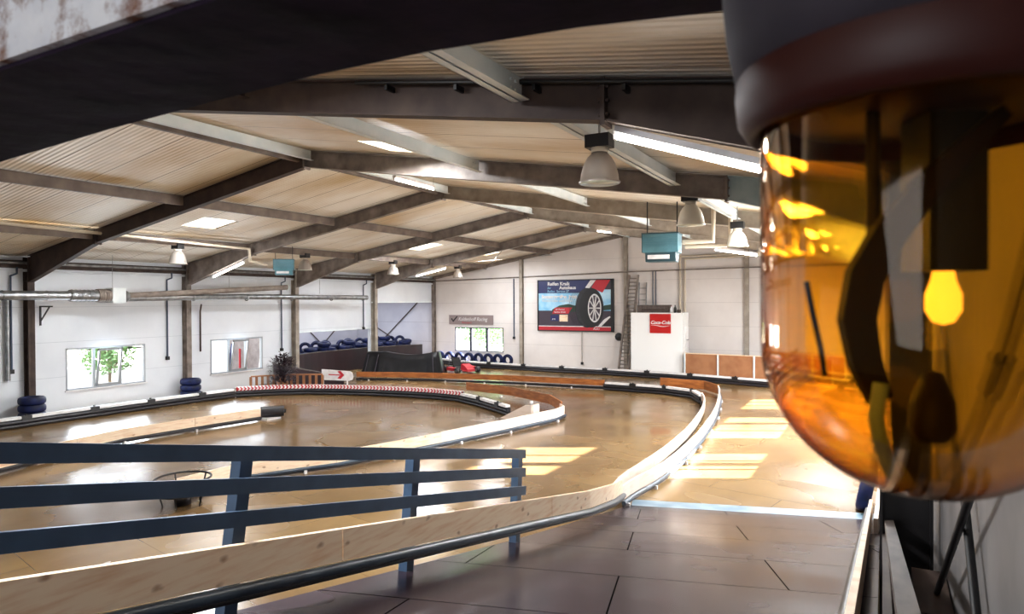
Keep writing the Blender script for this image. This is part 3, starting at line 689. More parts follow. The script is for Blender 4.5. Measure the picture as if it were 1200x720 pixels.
# middle island
mid = [(-10.35, 7.13, 0), (-10.31, 8.28, 0), (-9.4, 9.94, 0), (-8.66, 12.45, 0), (-8.12, 14.6, 0), (-7.72, 16.5, 0)]
board_barrier('board_barrier', 'pale pine barrier with blue tube crossing the middle of the track', mid[:4], 'pine', .1, .33, 1, 3.0)
board_barrier('board_barrier', 'whitewashed barrier whose rounded tip points into the track', [mid[3], mid[4], (-7.72, 16.5, 0), (-7.75, 17.1, 0), (-8.0, 17.4, 0)], 'pinew', .1, .35, 1, 3.0)
board_barrier('board_barrier', 'orange plywood barrier behind the middle island', [(-8.0, 17.5, 0), (-8.9, 18.6, 0), (-10.8, 19.66, 0), (-12.9, 20.15, 0)], 'orange', .12, .4, 1, 2.0, tube=None)
bumper_barrier('chevron_barrier', 'red and white chevron barrier below the potted plant', smooth([(-19.48, 15.74, 0), (-18.3, 17.15, 0), (-16.1, 18.05, 0), (-13.46, 18.5, 0), (-11.9, 18.35, 0)], 1), side=1, chevron=True)
bumper_barrier('bumper_barrier', 'black bumper barrier with pale planks meeting the middle island', [(-11.9, 18.3, 0), (-10.9, 17.8, 0), (-9.3, 16.75, 0)], side=1, plank=1.1)
gb = thing('gusset_bracket', 'white triangular board bracket where the middle barriers meet', 'bracket', (-8.9, 16.4, 0))
mb = MB(); mb.prism([(-9.35, .0), (-8.35, .0), (-8.35, .42), (-8.55, .42)], 'y', 16.3, 16.34); mb.build('side_board', 'pinew', gb)
mb = MB(); mb.box((-8.39, 16.35, 0), (-8.33, 16.75, .42)); mb.build('end_board', 'pinew', gb)
# left island
board_barrier('board_barrier', 'pale pine barrier ending in a black roller near the window wall', [(-14.7, 5.2, 0), (-14.84, 6.58, 0), (-15.16, 7.66, 0), (-15.5, 9.37, 0), (-15.3, 11.11, 0), (-15.05, 12.95, 0)], 'pine', .1, .34, 1, 3.2, tube='black')
ro = thing('barrier_roller', 'black rubber roller lying at the tip of the pine barrier', 'roller', (-15.03, 13.3, 0))
mb = MB(); mb.tube([(-15.22, 13.1, .2), (-14.78, 13.55, .2)], [.15, .15], 18); mb.build('rubber_drum', 'black', ro)
mb = MB(); mb.tube([(-15.26, 13.06, .2), (-14.74, 13.59, .2)], .06, 12); mb.build('hub', 'blackm', ro)
mb = MB(); mb.box((-15.25, 13.0, 0), (-14.85, 13.5, .05)); mb.build('base_plate', 'white', ro)
# perimeter barriers
bumper_barrier('bumper_barrier', 'long black bumper barrier with white planks under the windows', [(-19.9, 4.5, 0), (-19.89, 8.84, 0), (-19.82, 11.15, 0), (-19.69, 13.89, 0), (-19.5, 15.7, 0)], side=1)
bumper_barrier('bumper_barrier', 'long black bumper barrier with white planks along the back wall', smooth([(-20.6, 29.15, 0), (-18.5, 28.3, 0), (-15.29, 27.86, 0), (-9.03, 27.79, 0), (-3.54, 26.5, 0), (-.4, 25.2, 0)], 1), side=1, step=.5)

# round black stand on the track floor
st = thing('round_rack', 'round black metal stand on the track floor behind the fence rails', 'stand', (-9.9, 7.0, 0))
cx, cy = -9.95, 7.0
mb = MB(); mb.tube([(cx + .42 * math.cos(t), cy + .42 * math.sin(t), .43) for t in [2 * PI * i / 28 for i in range(28)]], .018, 8, closed=True); mb.build('top_ring', 'blackm', st)
mb = MB(); mb.lathe([(0, .2), (.44, .2), (.46, .215), (.46, .235), (0, .24)], (cx, cy, 0), 28); mb.build('tray', 'blackm', st)
for k in range(5):
    t = 2 * PI * k / 5 + .3; mb = MB(); mb.tube([(cx + .3 * math.cos(t), cy + .3 * math.sin(t), 0), (cx + .36 * math.cos(t), cy + .36 * math.sin(t), .22), (cx + .42 * math.cos(t), cy + .42 * math.sin(t), .43)], .014, 6); mb.build('leg', 'blackm', st)
mb = MB(); mb.lathe([(0, 0), (.12, 0), (.12, .2), (0, .2)], (cx, cy, 0), 16); mb.build('hub', 'black', st)

# ================================================================== TYRES
def tyre_mesh(R_=.3, r_=.16, wd=.19):
    mb = MB(); p = [(r_, -wd * .38), (r_ + .03, -wd * .47), (R_ - .05, -wd * .5), (R_ - .012, -wd * .36), (R_, -wd * .15), (R_, wd * .15), (R_ - .012, wd * .36), (R_ - .05, wd * .5), (r_ + .03, wd * .47), (r_, wd * .38), (r_ - .01, 0), (r_, -wd * .38)]
    mb.lathe(p, (0, 0, 0), 28); return mb
tm = tyre_mesh().build('tyre', 'tyre'); tyre_data = tm.data; bpy.data.objects.remove(tm)
def tyre(loc, rot, label, group, sc=1.0):
    o = bpy.data.objects.new('blue_tyre', tyre_data); C.objects.link(o); o.location = loc; o.rotation_euler = rot; o.scale = (sc,) * 3
    return tag(o, label, 'tyre', group)
lv = ['bottom', 'middle', 'top']
for cx_, cy_, wh, sc in ((-21.0, 10.12, 'left of the tilted window', 1.12), (-21.0, 15.1, 'left of the window with coloured boards', 1.12)):
    for k in range(3): tyre((cx_, cy_, .107 + .213 * k), (0, 0, k * .4), 'blue painted tyre, %s of the stack %s' % (lv[k], wh), 'blue tyres stacked at the columns', sc)
ord_ = ['first', 'second', 'third', 'fourth', 'fifth', 'sixth', 'seventh', 'last']
for k in range(8):
    f = k / 7; p = Vector((-20.95, 29.72, .31)) * (1 - f) + Vector((-17.0, 29.3, .31)) * f
    p = on_y(515.5 + 11.35 * k, 414, 29.75 - .35 * f)
    tyre((p.x, p.y, .305), (PI / 2 + .08, 0, -.1), 'upright blue tyre against the back wall, %s in the row counting from the annex' % ord_[k], 'row of upright blue tyres below the back window', 1.0)
# pile on the raised bank in the annex
pile = []
for k in range(17):
    f = k / 16; y = 20.6 + f * 9.2; x = -23.35 + .35 * math.sin(k * 1.7)
    pile.append((x, y, k))
hn = ord_[:7] + ['eighth', 'ninth', 'tenth', 'eleventh', 'twelfth', 'thirteenth', 'fourteenth', 'fifteenth', 'sixteenth', 'last']
for x, y, k in pile:
    zb = .77
    for j in range(1 + (k * 7) % 3):
        tyre((x + .08 * j - .05, y, zb + .1 + .2 * j), (.12 * math.sin(k * 3 + j), .1 * math.sin(k * 5 + j), k), 'blue painted tyre lying in the heap on the annex bank', 'heap of blue tyres in the annex')
    for j in range(1 + (k * 5) % 2):
        if y < 29.5: tyre((-22.93 + .03 * (k % 3), y + .27, zb - .02 + .1 + .2 * j), (.14 * math.sin(k * 2 + j), .1 * math.sin(k * 7 + j), k), 'blue painted tyre lying in the heap on the annex bank', 'heap of blue tyres in the annex')
    tyre((x - .52, y + .12, zb + .31), (PI / 2 - .15, 0, 1.0 + .35 * math.sin(k)), 'blue tyre standing behind the annex heap, %s from the plant side' % hn[k], 'standing blue tyres in the annex')

# ================================================================== ANNEX WALLS, TARPAULIN, KART
cw = thing('curved_wall', 'dark maroon curved board wall in front of the blue tyre heap', 'track wall', (-22, 24, 0))
cpts = smooth([(-20.9, 19.2, 0), (-21.9, 20.6, 0), (-22.35, 22.6, 0), (-22.3, 25.0, 0), (-21.9, 27.2, 0), (-21.2, 28.8, 0)], 2)
mb = MB(); ribbon(mb, cpts, .05, 0, .98); mb.build('board_face', 'maroon', cw)
mb = MB(); ribbon(mb, cpts, .09, .98, 1.01); mb.build('top_edge', 'darkply', cw)
sr = thing('side_board', 'low sloping maroon board running down from the annex column', 'track wall', (-20.9, 19, 0))
mb = MB(); pa, pb = Vector((-21.2, 18.9, 0)), Vector((-18.6, 20.1, 0))
mb.add([pa, pb, pb + Vector((0, 0, .28)), pa + Vector((0, 0, .8)), pa + Vector((-.02, .05, 0)), pb + Vector((-.02, .05, 0)), pb + Vector((-.02, .05, .28)), pa + Vector((-.02, .05, .8))], [(0, 1, 2, 3), (7, 6, 5, 4), (3, 2, 6, 7), (1, 5, 6, 2), (0, 3, 7, 4), (0, 4, 5, 1)]); mb.build('board_face', 'maroon', sr)
mb = MB(); mb.bar(pa + Vector((0, .02, .815)), pb + Vector((0, .02, .295)), .09, .04); mb.build('top_edge', 'darkply', sr)
tp = thing('tarpaulin_cover', 'black tarpaulin draped over a low frame behind the orange barrier', 'tarpaulin', (-18.6, 24, 0))
mb = MB(); nx, pa, pb = 36, Vector((-20.1, 23.2, 0)), Vector((-17.2, 24.5, 0)); dr = (pb - pa).normalized(); nr = Vector((dr.y, -dr.x, 0)); vs = []; rows = [(.30, 0), (.20, .35), (.08, .75), (0, 1.0), (-.1, 1.04), (-.7, 1.0), (-.85, .0)]
for i in range(nx + 1):
    f = i / nx; p = pa + (pb - pa) * f
    sag = -.13 * math.sin(PI * min(1, max(0, (f - .25) / .72))) if f > .25 else 0
    for off, z in rows:
        fold = (.07 * math.sin(f * 43) * (1 - z)) * (1 if f < .22 or f > .88 else .15)
        skew = (.22 * (1 - z)) * (-1 if f < .12 else (1 if f > .9 else 0))
        vs.append(p + nr * (off + (fold if off > 0 else 0)) + dr * skew + Vector((0, 0, max(0, z + (sag if z > .5 else 0)))))
k = len(rows); fs = [(i * k + j, (i + 1) * k + j, (i + 1) * k + j + 1, i * k + j + 1) for i in range(nx) for j in range(k - 1)]
fs += [tuple(range(k)), tuple(nx * k + j for j in range(k))[::-1]]
mb.add(vs, fs, 0, True); mb.build('cover', 'tarp', tp)
for f in (.03, .17, .93):
    mb = MB(); p = pa + (pb - pa) * f; mb.tube([p + nr * .42 + dr * (-.12 if f < .5 else .12), p + nr * .06 + Vector((0, 0, .92 if f < .5 else .95))], .018, 6); mb.build('strap', 'hous', tp)
# kart
def kart(loc, rotz):
    t = thing('go_kart', 'red and black go-kart parked beside the black tarpaulin', 'go-kart', loc)
    mb = MB()
    for s_ in (-1, 1): mb.tube([(-.75, .28 * s_, .12), (.5, .3 * s_, .12), (.85, .2 * s_, .12)], .02, 8)
    for x in (-.7, -.1, .5): mb.tube([(x, -.3, .12), (x, .3, .12)], .018, 8)
    mb.build('frame', 'red', t, at=(0, 0, 0))
    for x, y, r in ((-.6, -.55, .14), (-.6, .55, .14), (.62, -.52, .13), (.62, .52, .13)):
        mb = MB(); mb.lathe([(.07, -.09), (r, -.09), (r + .01, 0), (r, .09), (.07, .09), (.07, -.09)], (x, y, .14), 20, ax=(0, 1, 0)); wl = mb.build('wheel', 'black', t, at=(0, 0, 0))
        mb = MB(); mb.lathe([(0, -.06), (.07, -.06), (.07, .06), (0, .06)], (x, y, .14), 12, ax=(0, 1, 0)); h_ = mb.build('hub', 'white', None, at=(0, 0, 0)); h_.parent = wl
    mb = MB(); mb.tube([(-.6, -.5, .14), (-.6, .5, .14)], .018, 8); mb.tube([(.62, -.46, .14), (.62, .46, .14)], .018, 8); mb.build('axle', 'blackm', t, at=(0, 0, 0))
    mb = MB(); mb.prism([(-.1, .14), (-.42, .16), (-.62, .62), (-.54, .64), (-.36, .24), (-.1, .2)], 'y', -.2, .2); mb.build('seat', 'blackm', t, at=(0, 0, 0))
    mb = MB(); mb.prism([(.35, .14), (.95, .1), (.95, .2), (.72, .32), (.42, .42), (.35, .4)], 'y', -.2, .2); mb.build('nose_cone', 'red', t, at=(0, 0, 0))
    mb = MB(); mb.prism([(-.3, .1), (.3, .1), (.36, .24), (-.24, .26)], 'y', -.62, -.42); mb.prism([(-.3, .1), (.3, .1), (.36, .24), (-.24, .26)], 'y', .42, .62); mb.build('side_pod', 'red', t, at=(0, 0, 0))
    mb = MB(); mb.tube([(.45, 0, .35), (.18, 0, .52)], .014, 8); mb.tube([(.18 + .05 * math.sin(a), .14 * math.cos(a), .52 + .13 * math.sin(a)) for a in [2 * PI * i / 16 for i in range(16)]], .012, 6, closed=True); mb.build('steering_wheel', 'blackm', t, at=(0, 0, 0))
    mb = MB(); mb.tube([(-.85, -.5, .16), (-.95, -.4, .2), (-.95, .4, .2), (-.85, .5, .16)], .022, 8); mb.tube([(-.9, -.2, .2), (-.75, -.2, .6), (-.75, .2, .6), (-.9, .2, .2)], .016, 8); mb.build('bumper', 'pipe', t, at=(0, 0, 0))
    for ch in t.children: ch.location = (0, 0, 0)
    t.rotation_euler = (0, 0, rotz); return t
kart((-17.0, 26.1, 0), -.5)

# ================================================================== ARROW SIGN, PICKET FENCE, PLANT
ar = thing('arrow_sign', 'white rounded board with a red arrow above the chevron barrier', 'sign', (-17.9, 19.0, 0))
pa = on_z(377, 456); pb = on_z(414, 456); pa.z = pb.z = 0
d = (pb - pa).normalized(); nrm = Vector((d.y, -d.x, 0)); L = (pb - pa).length
mb = MB(); out = [(0, .34), (L - .15, .3), (L - .03, .34), (L, .44), (L - .02, .58), (L - .12, .66), (0, .74)]
k = len(out); vs = [pa + d * u + Vector((0, 0, z)) for u, z in out] + [pa + d * u + Vector((0, 0, z)) - nrm * .04 for u, z in out]
mb.add(vs, [tuple(range(k)), tuple(range(k, 2 * k))[::-1]] + [(i, k + i, k + (i + 1) % k, (i + 1) % k) for i in range(k)]); mb.build('board_face', 'white', ar)
mb = MB(); off = nrm * .006
def arr(poly): mb.add([pa + d * u + Vector((0, 0, z)) + off for u, z in poly], [tuple(range(len(poly)))])
arr([(.22 * L, .56), (.22 * L, .52), (.58 * L, .5), (.58 * L, .54)]); arr([(.5 * L, .4), (.6 * L, .37), (.72 * L, .52), (.6 * L, .68), (.5 * L, .66), (.6 * L, .53)]); mb.build('arrow_mark', 'red', ar)
for u in (.04, .8 * L):
    mb = MB(); mb.bar(pa + d * u - nrm * .06 , pa + d * u - nrm * .06 + Vector((0, 0, .62)), .05, .05, nrm); mb.build('post', 'white', ar)
pf = thing('picket_fence', 'low wooden picket fence around the potted plant', 'fence', (-19.5, 17.6, 0))
fpts = [on_z(294, 459.5), on_z(334, 457), on_z(378, 456.5)]
for p in fpts: p.z = 0
for a, b in zip(fpts, fpts[1:]):
    mb = MB(); mb.bar(a + Vector((0, 0, .56)), b + Vector((0, 0, .56)), .1, .05); mb.build('rail', 'brownply', pf)
    n = 6
    for i in range(n + 1):
        p = a + (b - a) * (i / n); dd = (b - a).normalized(); mb = MB(); mb.bar(p, p + Vector((0, 0, .54)), .03, .09, dd); mb.build('picket', 'brownply', pf)
pp = on_z(333, 461); pp.z = 0
pl_ = thing('potted_plant', 'dark reddish leafy potted plant behind the picket fence', 'plant', (pp.x - .35, pp.y + .25, 0)); px, py = pp.x - .35, pp.y + .25
mb = MB(); mb.lathe([(0, 0), (.16, 0), (.22, .38), (.19, .38), (.17, .34), (0, .34)], (px, py, 0), 20); mb.build('pot', 'brownply', pl_)
mb = MB()
for i in range(9): a = i * .7; mb.tube([(px, py, .34), (px + .1 * math.cos(a), py + .1 * math.sin(a), .7), (px + .3 * math.cos(a), py + .3 * math.sin(a), 1.0 + .12 * math.sin(i * 2.3))], [.012, .01, .005], 5)
mb.build('stem', 'leafd', pl_)
mb = MB()
for i in range(1300):
    a = random.uniform(0, 2 * PI); r_ = random.uniform(.03, .5) ; z = random.uniform(.3, 1.45 - r_ * .5); c = Vector((px + r_ * math.cos(a), py + r_ * math.sin(a), z))
    u = Vector((math.cos(a), math.sin(a), random.uniform(-.5, .9))).normalized(); s_ = u.cross(Vector((0, 0, 1))).normalized(); l = random.uniform(.08, .17)
    mb.add([c, c + u * l * .5 + s_ * .03, c + u * l, c + u * l * .5 - s_ * .03], [(0, 1, 2, 3)])
mb.build('foliage', 'leafd', pl_)

# ================================================================== BACK WALL OBJECTS
YW = YB
# billboard
pb0 = on_y(630.0, 328, YW - .06); pb1 = on_y(719.5, 390, YW - .06); px0, px1 = pb0.x, pb1.x; pz1, pz0 = pb0.z, pb1.z
pz1 = 4.30; pz0 = 1.76
bo = thing('billboard', 'large tyre advertising billboard in a dark frame on the back wall', 'billboard', ((px0 + px1) / 2, YW - .05, pz0))
W_ = px1 - px0; H_ = pz1 - pz0; yf = YW - .08
mb = MB()
for a in ((0, 0, 1, .02), (0, .98, 1, 1), (0, 0, .016, 1), (.965, 0, 1, 1)): mb.box((px0 + a[0] * W_, YW - .1, pz0 + a[1] * H_), (px0 + a[2] * W_, YW - .005, pz0 + a[3] * H_))
mb.build('frame', 'blackm', bo)
def panel(name, poly, ms, lay, parent=bo, o=None):
    mb = MB(); y = yf - .0015 * lay; x0_, z0_, w_, h_ = (px0, pz0, W_, H_) if o is None else o
    mb.add([(x0_ + u * w_, y, z0_ + v * h_) for u, v in poly], [tuple(range(len(poly)))]); return mb.build(name, ms, parent)
mb = MB(); mb.box((px0 + .01, yf, pz0 + .01), (px1 - .02, YW - .004, pz1 - .01)); mb.build('backing', 'road', bo)
panel('printed_sky', [(.016, .4), (.97, .4), (.97, .8), (.016, .8)], 'sky', 1)
panel('printed_trees', [(.2, .42), (.3, .5), (.42, .53), (.5, .5), (.62, .55), (.62, .38), (.2, .38)], 'green', 2)
panel('printed_trees', [(.82, .4), (.97, .42), (.97, .52), (.88, .5)], 'green', 2)
panel('printed_band', [(.016, .74), (.62, .74), (.7, .985), (.016, .985)], 'navy', 3)
panel('printed_stripe', [(.64, .84), (.69, .82), (.78, .985), (.71, .985)], 'white', 4)
panel('printed_stripe', [(.72, .84), (.86, .74), (.96, .985), (.78, .985)], 'red', 4)
panel('printed_banner', [(.2, .34), (.42, .34), (.47, .46), (.24, .46)], 'red', 4)
panel('printed_logo', [(.18, .2), (.29, .2), (.29, .31), (.18, .31)], 'navy', 4)
panel('printed_picture', [(.3, .19), (.41, .19), (.41, .32), (.3, .32)], 'pine', 4)
panel('printed_base', [(.016, .02), (.97, .02), (.97, .09), (.016, .09)], 'red', 4)
panel('printed_base', [(.016, .09), (.97, .09), (.97, .105), (.016, .105)], 'white', 5)
panel('printed_car_wing', [(.82, .1), (.97, .1), (.97, .3), (.9, .2)], 'maroon', 4)
panel('printed_car_wing', [(.8, .1), (.84, .1), (.96, .28), (.95, .3), (.88, .24)], 'white', 5)
def ell(cx_, cz_, a, b, n=40): return [(cx_ + a * math.cos(2 * PI * i / n), cz_ + b * math.sin(2 * PI * i / n)) for i in range(n)]
panel('printed_tyre', ell(.665, .455, .15, .38), 'black', 6)
panel('printed_tyre', ell(.72, .455, .155, .375), 'blackm', 7)
mb = MB()
for k in range(5):
    pts = [(px0 + W_ * (.64 - .022 * k + .028 * k * 0 - .13 * math.cos(t) * (1 - .02 * k)), yf - .014, pz0 + H_ * (.455 + .36 * math.sin(t))) for t in [(-1.1 + 2.2 * i / 14) for i in range(15)]]
    mb.tube(pts, .006, 4)
mb.build('printed_tread', 'hous', bo)
panel('printed_rim', ell(.76, .45, .085, .27), 'white', 9)
panel('printed_rim', ell(.76, .45, .073, .24), 'road', 10)
mb = MB()
for k in range(10):
    t = 2 * PI * k / 10; mb.tube([(px0 + W_ * .76, yf - .02, pz0 + H_ * .45), (px0 + W_ * (.76 + .078 * math.cos(t)), yf - .02, pz0 + H_ * (.45 + .25 * math.sin(t)))], .03, 5)
mb.build('printed_spokes', 'white', bo)
text('Reifen Kraik', .24, (px0 + .14 * W_, yf - .012, pz0 + .89 * H_), 'white', bo, bold=.006)
text('ihr', .17, (px0 + .14 * W_, yf - .012, pz0 + .82 * H_), 'sky', bo)
text('Autohaus', .23, (px0 + .3 * W_, yf - .012, pz0 + .815 * H_), 'white', bo, bold=.006)
text('Reifen  Service 27', .16, (px0 + .14 * W_, yf - .012, pz0 + .755 * H_), 'sky', bo)
text('Sommerreifen  jetzt', .235, (px0 + .06 * W_, yf - .012, pz0 + .64 * H_), 'white', bo, bold=.012)
text('Winterreifen und Felgen', .17, (px0 + .06 * W_, yf - .012, pz0 + .57 * H_), 'white', bo)
text('Ihr Partner', .11, (px0 + .25 * W_, yf - .012, pz0 + .41 * H_), 'white', bo)
text('Service direkt', .11, (px0 + .23 * W_, yf - .012, pz0 + .36 * H_), 'white', bo)
text('ATR', .1, (px0 + .2 * W_, yf - .012, pz0 + .22 * H_), 'white', bo)
text('Auto', .16, (px0 + .74 * W_, yf - .014, pz0 + .04 * H_), 'white', bo, shear=.3)
# narrow sign over the back window
s0, s1 = -20.5, -17.75
sg_ = thing('long_sign', 'long grey sign with a black tick above the back window', 'sign', ((s0 + s1) / 2, YW, 2.05))
mb = MB(); mb.box((s0, YW - .05, 2.02), (s1, YW - .004, 2.52)); mb.build('board', mat('warm grey sign', '#8b7d7b', .5), sg_)
mb = MB(); y = YW - .055; mb.add([(s0 + .12, y, 2.32), (s0 + .2, y, 2.36), (s0 + .26, y, 2.24), (s0 + .5, y, 2.47), (s0 + .56, y, 2.44), (s0 + .27, y, 2.13)], [(5, 4, 3, 2, 1, 0)]); mb.build('tick_mark', 'blackm', sg_)
text('Kaldenhoff Racing', .27, (s0 + .6, YW - .055, 2.22), 'white', sg_, shear=.25, sx=.92)
text('Motorsport', .13, (s0 + .8, YW - .055, 2.08), 'red', sg_, shear=.25)
# ladder leaning against the wall beside the ridge post
la = thing('extension_ladder', 'tall grey extension ladder leaning on the back wall beside the booth', 'ladder', (-10.3, YW - .4, 0))
bl0, bl1 = Vector((-10.72, YW - .95, 0)), Vector((-10.25, YW - .95, 0)); tl0, tl1 = Vector((-10.1, YW - .22, 4.45)), Vector((-9.68, YW - .22, 4.45))
tl0.x, tl1.x = -10.28, -9.86
bl0.x, bl1.x = -10.58, -10.1
for a, b in ((bl0, tl0), (bl1, tl1)):
    mb = MB(); mb.bar(a, b, .08, .1, (0, 1, 0)); mb.build('stile', 'steel_grey', la)
for k in range(1, 26):
    f = k / 26; mb = MB(); mb.tube([bl0 + (tl0 - bl0) * f, bl1 + (tl1 - bl1) * f], .028, 6); mb.build('rung', 'steel_grey', la)
lb = thing('extension_ladder', 'shorter zinc ladder propped behind the tall ladder', 'ladder', (-9.8, YW - .2, 0))
for x in (-9.85, -9.5):
    mb = MB(); mb.bar((x - .02, YW - .45, 0), (x, YW - .09, 4.1), .03, .06, (0, 1, 0)); mb.build('stile', 'pipe', lb)
for k in range(1, 15):
    f = k / 15; mb = MB(); mb.tube([(-9.86, YW - .45 + .36 * f, 4.1 * f), (-9.51, YW - .45 + .36 * f, 4.1 * f)], .015, 6); mb.build('rung', 'pipe', lb)
# white booth
bx0, bx1, by0 = -9.75, -7.45, 28.75
by1 = YB - 0.0
bt = thing('white_booth', 'plain white booth against the back wall with a red drinks sign', 'booth', ((bx0 + bx1) / 2, 29.5, 0))
z_b = 2.72
mb = MB(); mb.box((bx0, by0, 0), (bx1, by0 + .06, z_b)); mb.build('front_panel', 'booth', bt)
mb = MB(); mb.box((bx1 - .06, by0 + .06, 0), (bx1, 29.72, z_b)); mb.box((bx0, by0 + .06, 0), (bx0 + .06, 29.72, z_b)); mb.build('side_panel', 'booth', bt)
mb = MB(); mb.box((bx0 + .06, by0 + .06, z_b - .05), (bx1 - .06, 29.72, z_b)); mb.build('roof_panel', 'booth', bt)
mb = MB(); mb.box((bx1 + .001, by0 + .35, .05), (bx1 + .03, 29.68, 2.1)); dr_ = mb.build('booth_door', 'booth', bt)
mb = MB(); mb.tube([(bx1 + .03, by0 + .5, 1.35 + .2), (bx1 + .09, by0 + .5, 1.55), (bx1 + .09, by0 + .72, 1.55)], .014, 8); mb.build('door_handle', 'pipe', dr_)
cs = thing('drinks_sign', 'square red drinks sign with white script on the booth front', 'sign', (-9.2, by0, 1.9))
c0 = on_y(761.5, 368, by0 - .03); c1 = on_y(786, 391, by0 - .03)
mb = MB(); mb.box((c0.x, by0 - .04, c1.z), (c1.x, by0 - .001, c0.z)); mb.build('board', mat('drinks red', '#b5120f', .4), cs)
cw_ = c1.x - c0.x
text('Coca-Cola', .2 * cw_ / .9, (c0.x + .03, by0 - .045, (c0.z + c1.z) / 2 - .02), 'white', cs, shear=.35, bold=.006, sx=.98)
mb = MB(); zz = (c0.z + c1.z) / 2 - .1
mb.tube([(c0.x + .05 + cw_ * .9 * i / 12, by0 - .045, zz + .03 * math.sin(i / 12 * 2 * PI + .6)) for i in range(13)], [.004 + .014 * math.sin(PI * i / 12) for i in range(13)], 6); mb.build('swash_line', 'white', cs)
# clutter on the booth
sh = thing('wooden_crate', 'long brown wooden crate on the booth roof', 'crate', (-9.0, 29.6, z_b))
mb = MB(); xa, xb, ya, yb_ = -9.6, -8.15, 29.2, 29.6
mb.box((xa, ya, z_b), (xb, yb_, z_b + .03)); mb.box((xa, ya, z_b + .03), (xb, ya + .03, z_b + .34)); mb.box((xa, yb_ - .03, z_b + .03), (xb, yb_, z_b + .34)); mb.box((xa, ya + .03, z_b + .03), (xa + .03, yb_ - .03, z_b + .34)); mb.box((xb - .03, ya + .03, z_b + .03), (xb, yb_ - .03, z_b + .34))
mb.build('crate_box', 'darkply', sh)
mb = MB(); mb.box((xa + .2, ya - .015, z_b + .1), (xb - .2, ya - .001, z_b + .16)); mb.build('slat', 'steel', sh)
for x, h, lb_, ms in ((-8.0, .3, 'white bottle on the booth roof beside the crate', 'white'), (-7.84, .34, 'dark tall bottle on the booth roof', 'blackm'), (-7.68, .14, 'short dark can at the booth roof edge', 'steel')):
    o = thing('bottle' if h > .2 else 'paint_can', lb_, 'bottle' if h > .2 else 'can', (x, 29.0, z_b))
    if h > .2:
        mb = MB(); mb.lathe([(0, 0), (.06, 0), (.06, h * .6), (.025, h * .8), (.025, h * .92), (0, h * .92)], (x, 29, z_b), 16); mb.build('bottle_body', ms, o)
        mb = MB(); mb.lathe([(0, h * .92), (.028, h * .92), (.028, h), (0, h)], (x, 29, z_b), 12); mb.build('cap', 'red' if ms == 'white' else 'black', o)
    else:
        mb = MB(); mb.lathe([(0, 0), (.08, 0), (.08, h), (.07, h), (.07, h - .01), (0, h - .01)], (x, 29, z_b), 16); mb.build('can_body', ms, o)
# brown plywood screen
bs = thing('plywood_screen', 'brown plywood screen with pale metal posts behind the back barrier', 'screen', (-5.5, 29, 0))
qs = [Vector((-7.3, 28.55, 0)), Vector((-5.9, 28.4, 0)), Vector((-4.45, 28.2, 0)), Vector((-3.05, 28.0, 0)), Vector((-1.6, 27.8, 0))]
for i, (a, b) in enumerate(zip(qs, qs[1:])):
    mb = MB(); mb.bar(a + Vector((0, 0, .52)), b + Vector((0, 0, .52)), .03, .96, off=(0, 0)); mb.build('panel', 'brownply', bs)
for a in qs:
    mb = MB(); mb.bar(a + Vector((0, -.04, 0)), a + Vector((0, -.04, 1.02)), .06, .05, (0, 1, 0)); mb.build('post', 'zinc', bs)
mb = MB(); mb.tube([a + Vector((0, -.02, 1.02)) for a in qs], .022, 8); mb.build('top_rail', 'pine', bs)
# wall speaker, boxes and conduits on the back wall
sp = on_y(725, 395, YW - .06)
so = thing('wall_speaker', 'round black speaker on the back wall right of the billboard', 'speaker', (sp.x, YW, sp.z))
mb = MB(); mb.lathe([(0, 0), (.17, 0), (.2, .04), (.17, .1), (0, .12)], (sp.x, YW - .004, sp.z), 10, ax=(0, -1, 0), smooth=False); mb.build('speaker_body', 'blackm', so)
def run(name, label, pts, r, ms, ends=None, cat='pipe', group=None):
    o = thing(name, label, cat, tuple(pts[0]), group); mb = MB(); mb.tube(pts, r, 8); mb.build('pipe', ms, o)
    if ends:
        e = Vector(pts[-1]); mb = MB(); mb.box(e - Vector((.05, .05, .06)), e + Vector((.05, .05, .06))); mb.build('end_box', 'blackm', o)
    return o
run('conduit', 'thin horizontal conduit along the whole back wall above the billboard', [(XL + .1, YW - .05, 4.36), (-14, YW - .2, 4.6) if False else (-14, YW - .05, 4.52), (-10.3, YW - .19, 4.6), (-5, YW - .19, 4.66), (-1, YW - .05, 4.68)], .028, 'steel_grey')
a = on_y(602, 330, YW - .05); run('conduit', 'blue grey conduit ending beside the back window', [(a.x, YW - .05, 4.4), (a.x, YW - .05, on_y(602, 396, YW).z)], .03, 'conduit', True)
a = on_y(682, 392, YW - .05); run('conduit', 'thin drop conduit below the billboard', [(a.x, YW - .05, 1.75), (a.x, YW - .05, on_y(682, 426, YW).z)], .015, 'steel_grey', True)
for k, xx in enumerate((765, 768.5)):
    a = on_y(xx, 320, YW - .05); run('conduit', 'slim blue grey conduit above the booth, %s of the pair' % ('one nearer the ladder' if k == 0 else 'one nearer the heater'), [(a.x, YW - .05, 4.6), (a.x, YW - .05, 2.72)], .022, 'conduit', group='pair of conduits above the booth')
for k, (xx, yy, xe) in enumerate(((797, 301, 890), (803, 304, 886))):
    a = on_y(xx, yy, YW - .1); b = on_y(xe, yy - 6, YW - .1)
    run('flue_pipe', 'cream flue pipe turning down the back wall, %s' % ('outer bend' if k == 0 else 'inner bend'), [(b.x, YW - .1 - .04 * k, a.z + .05), (a.x, YW - .1 - .04 * k, a.z), (a.x, YW - .1 - .04 * k, 2.74)], .055, 'cream_pipe', group='cream pipes on the back wall')

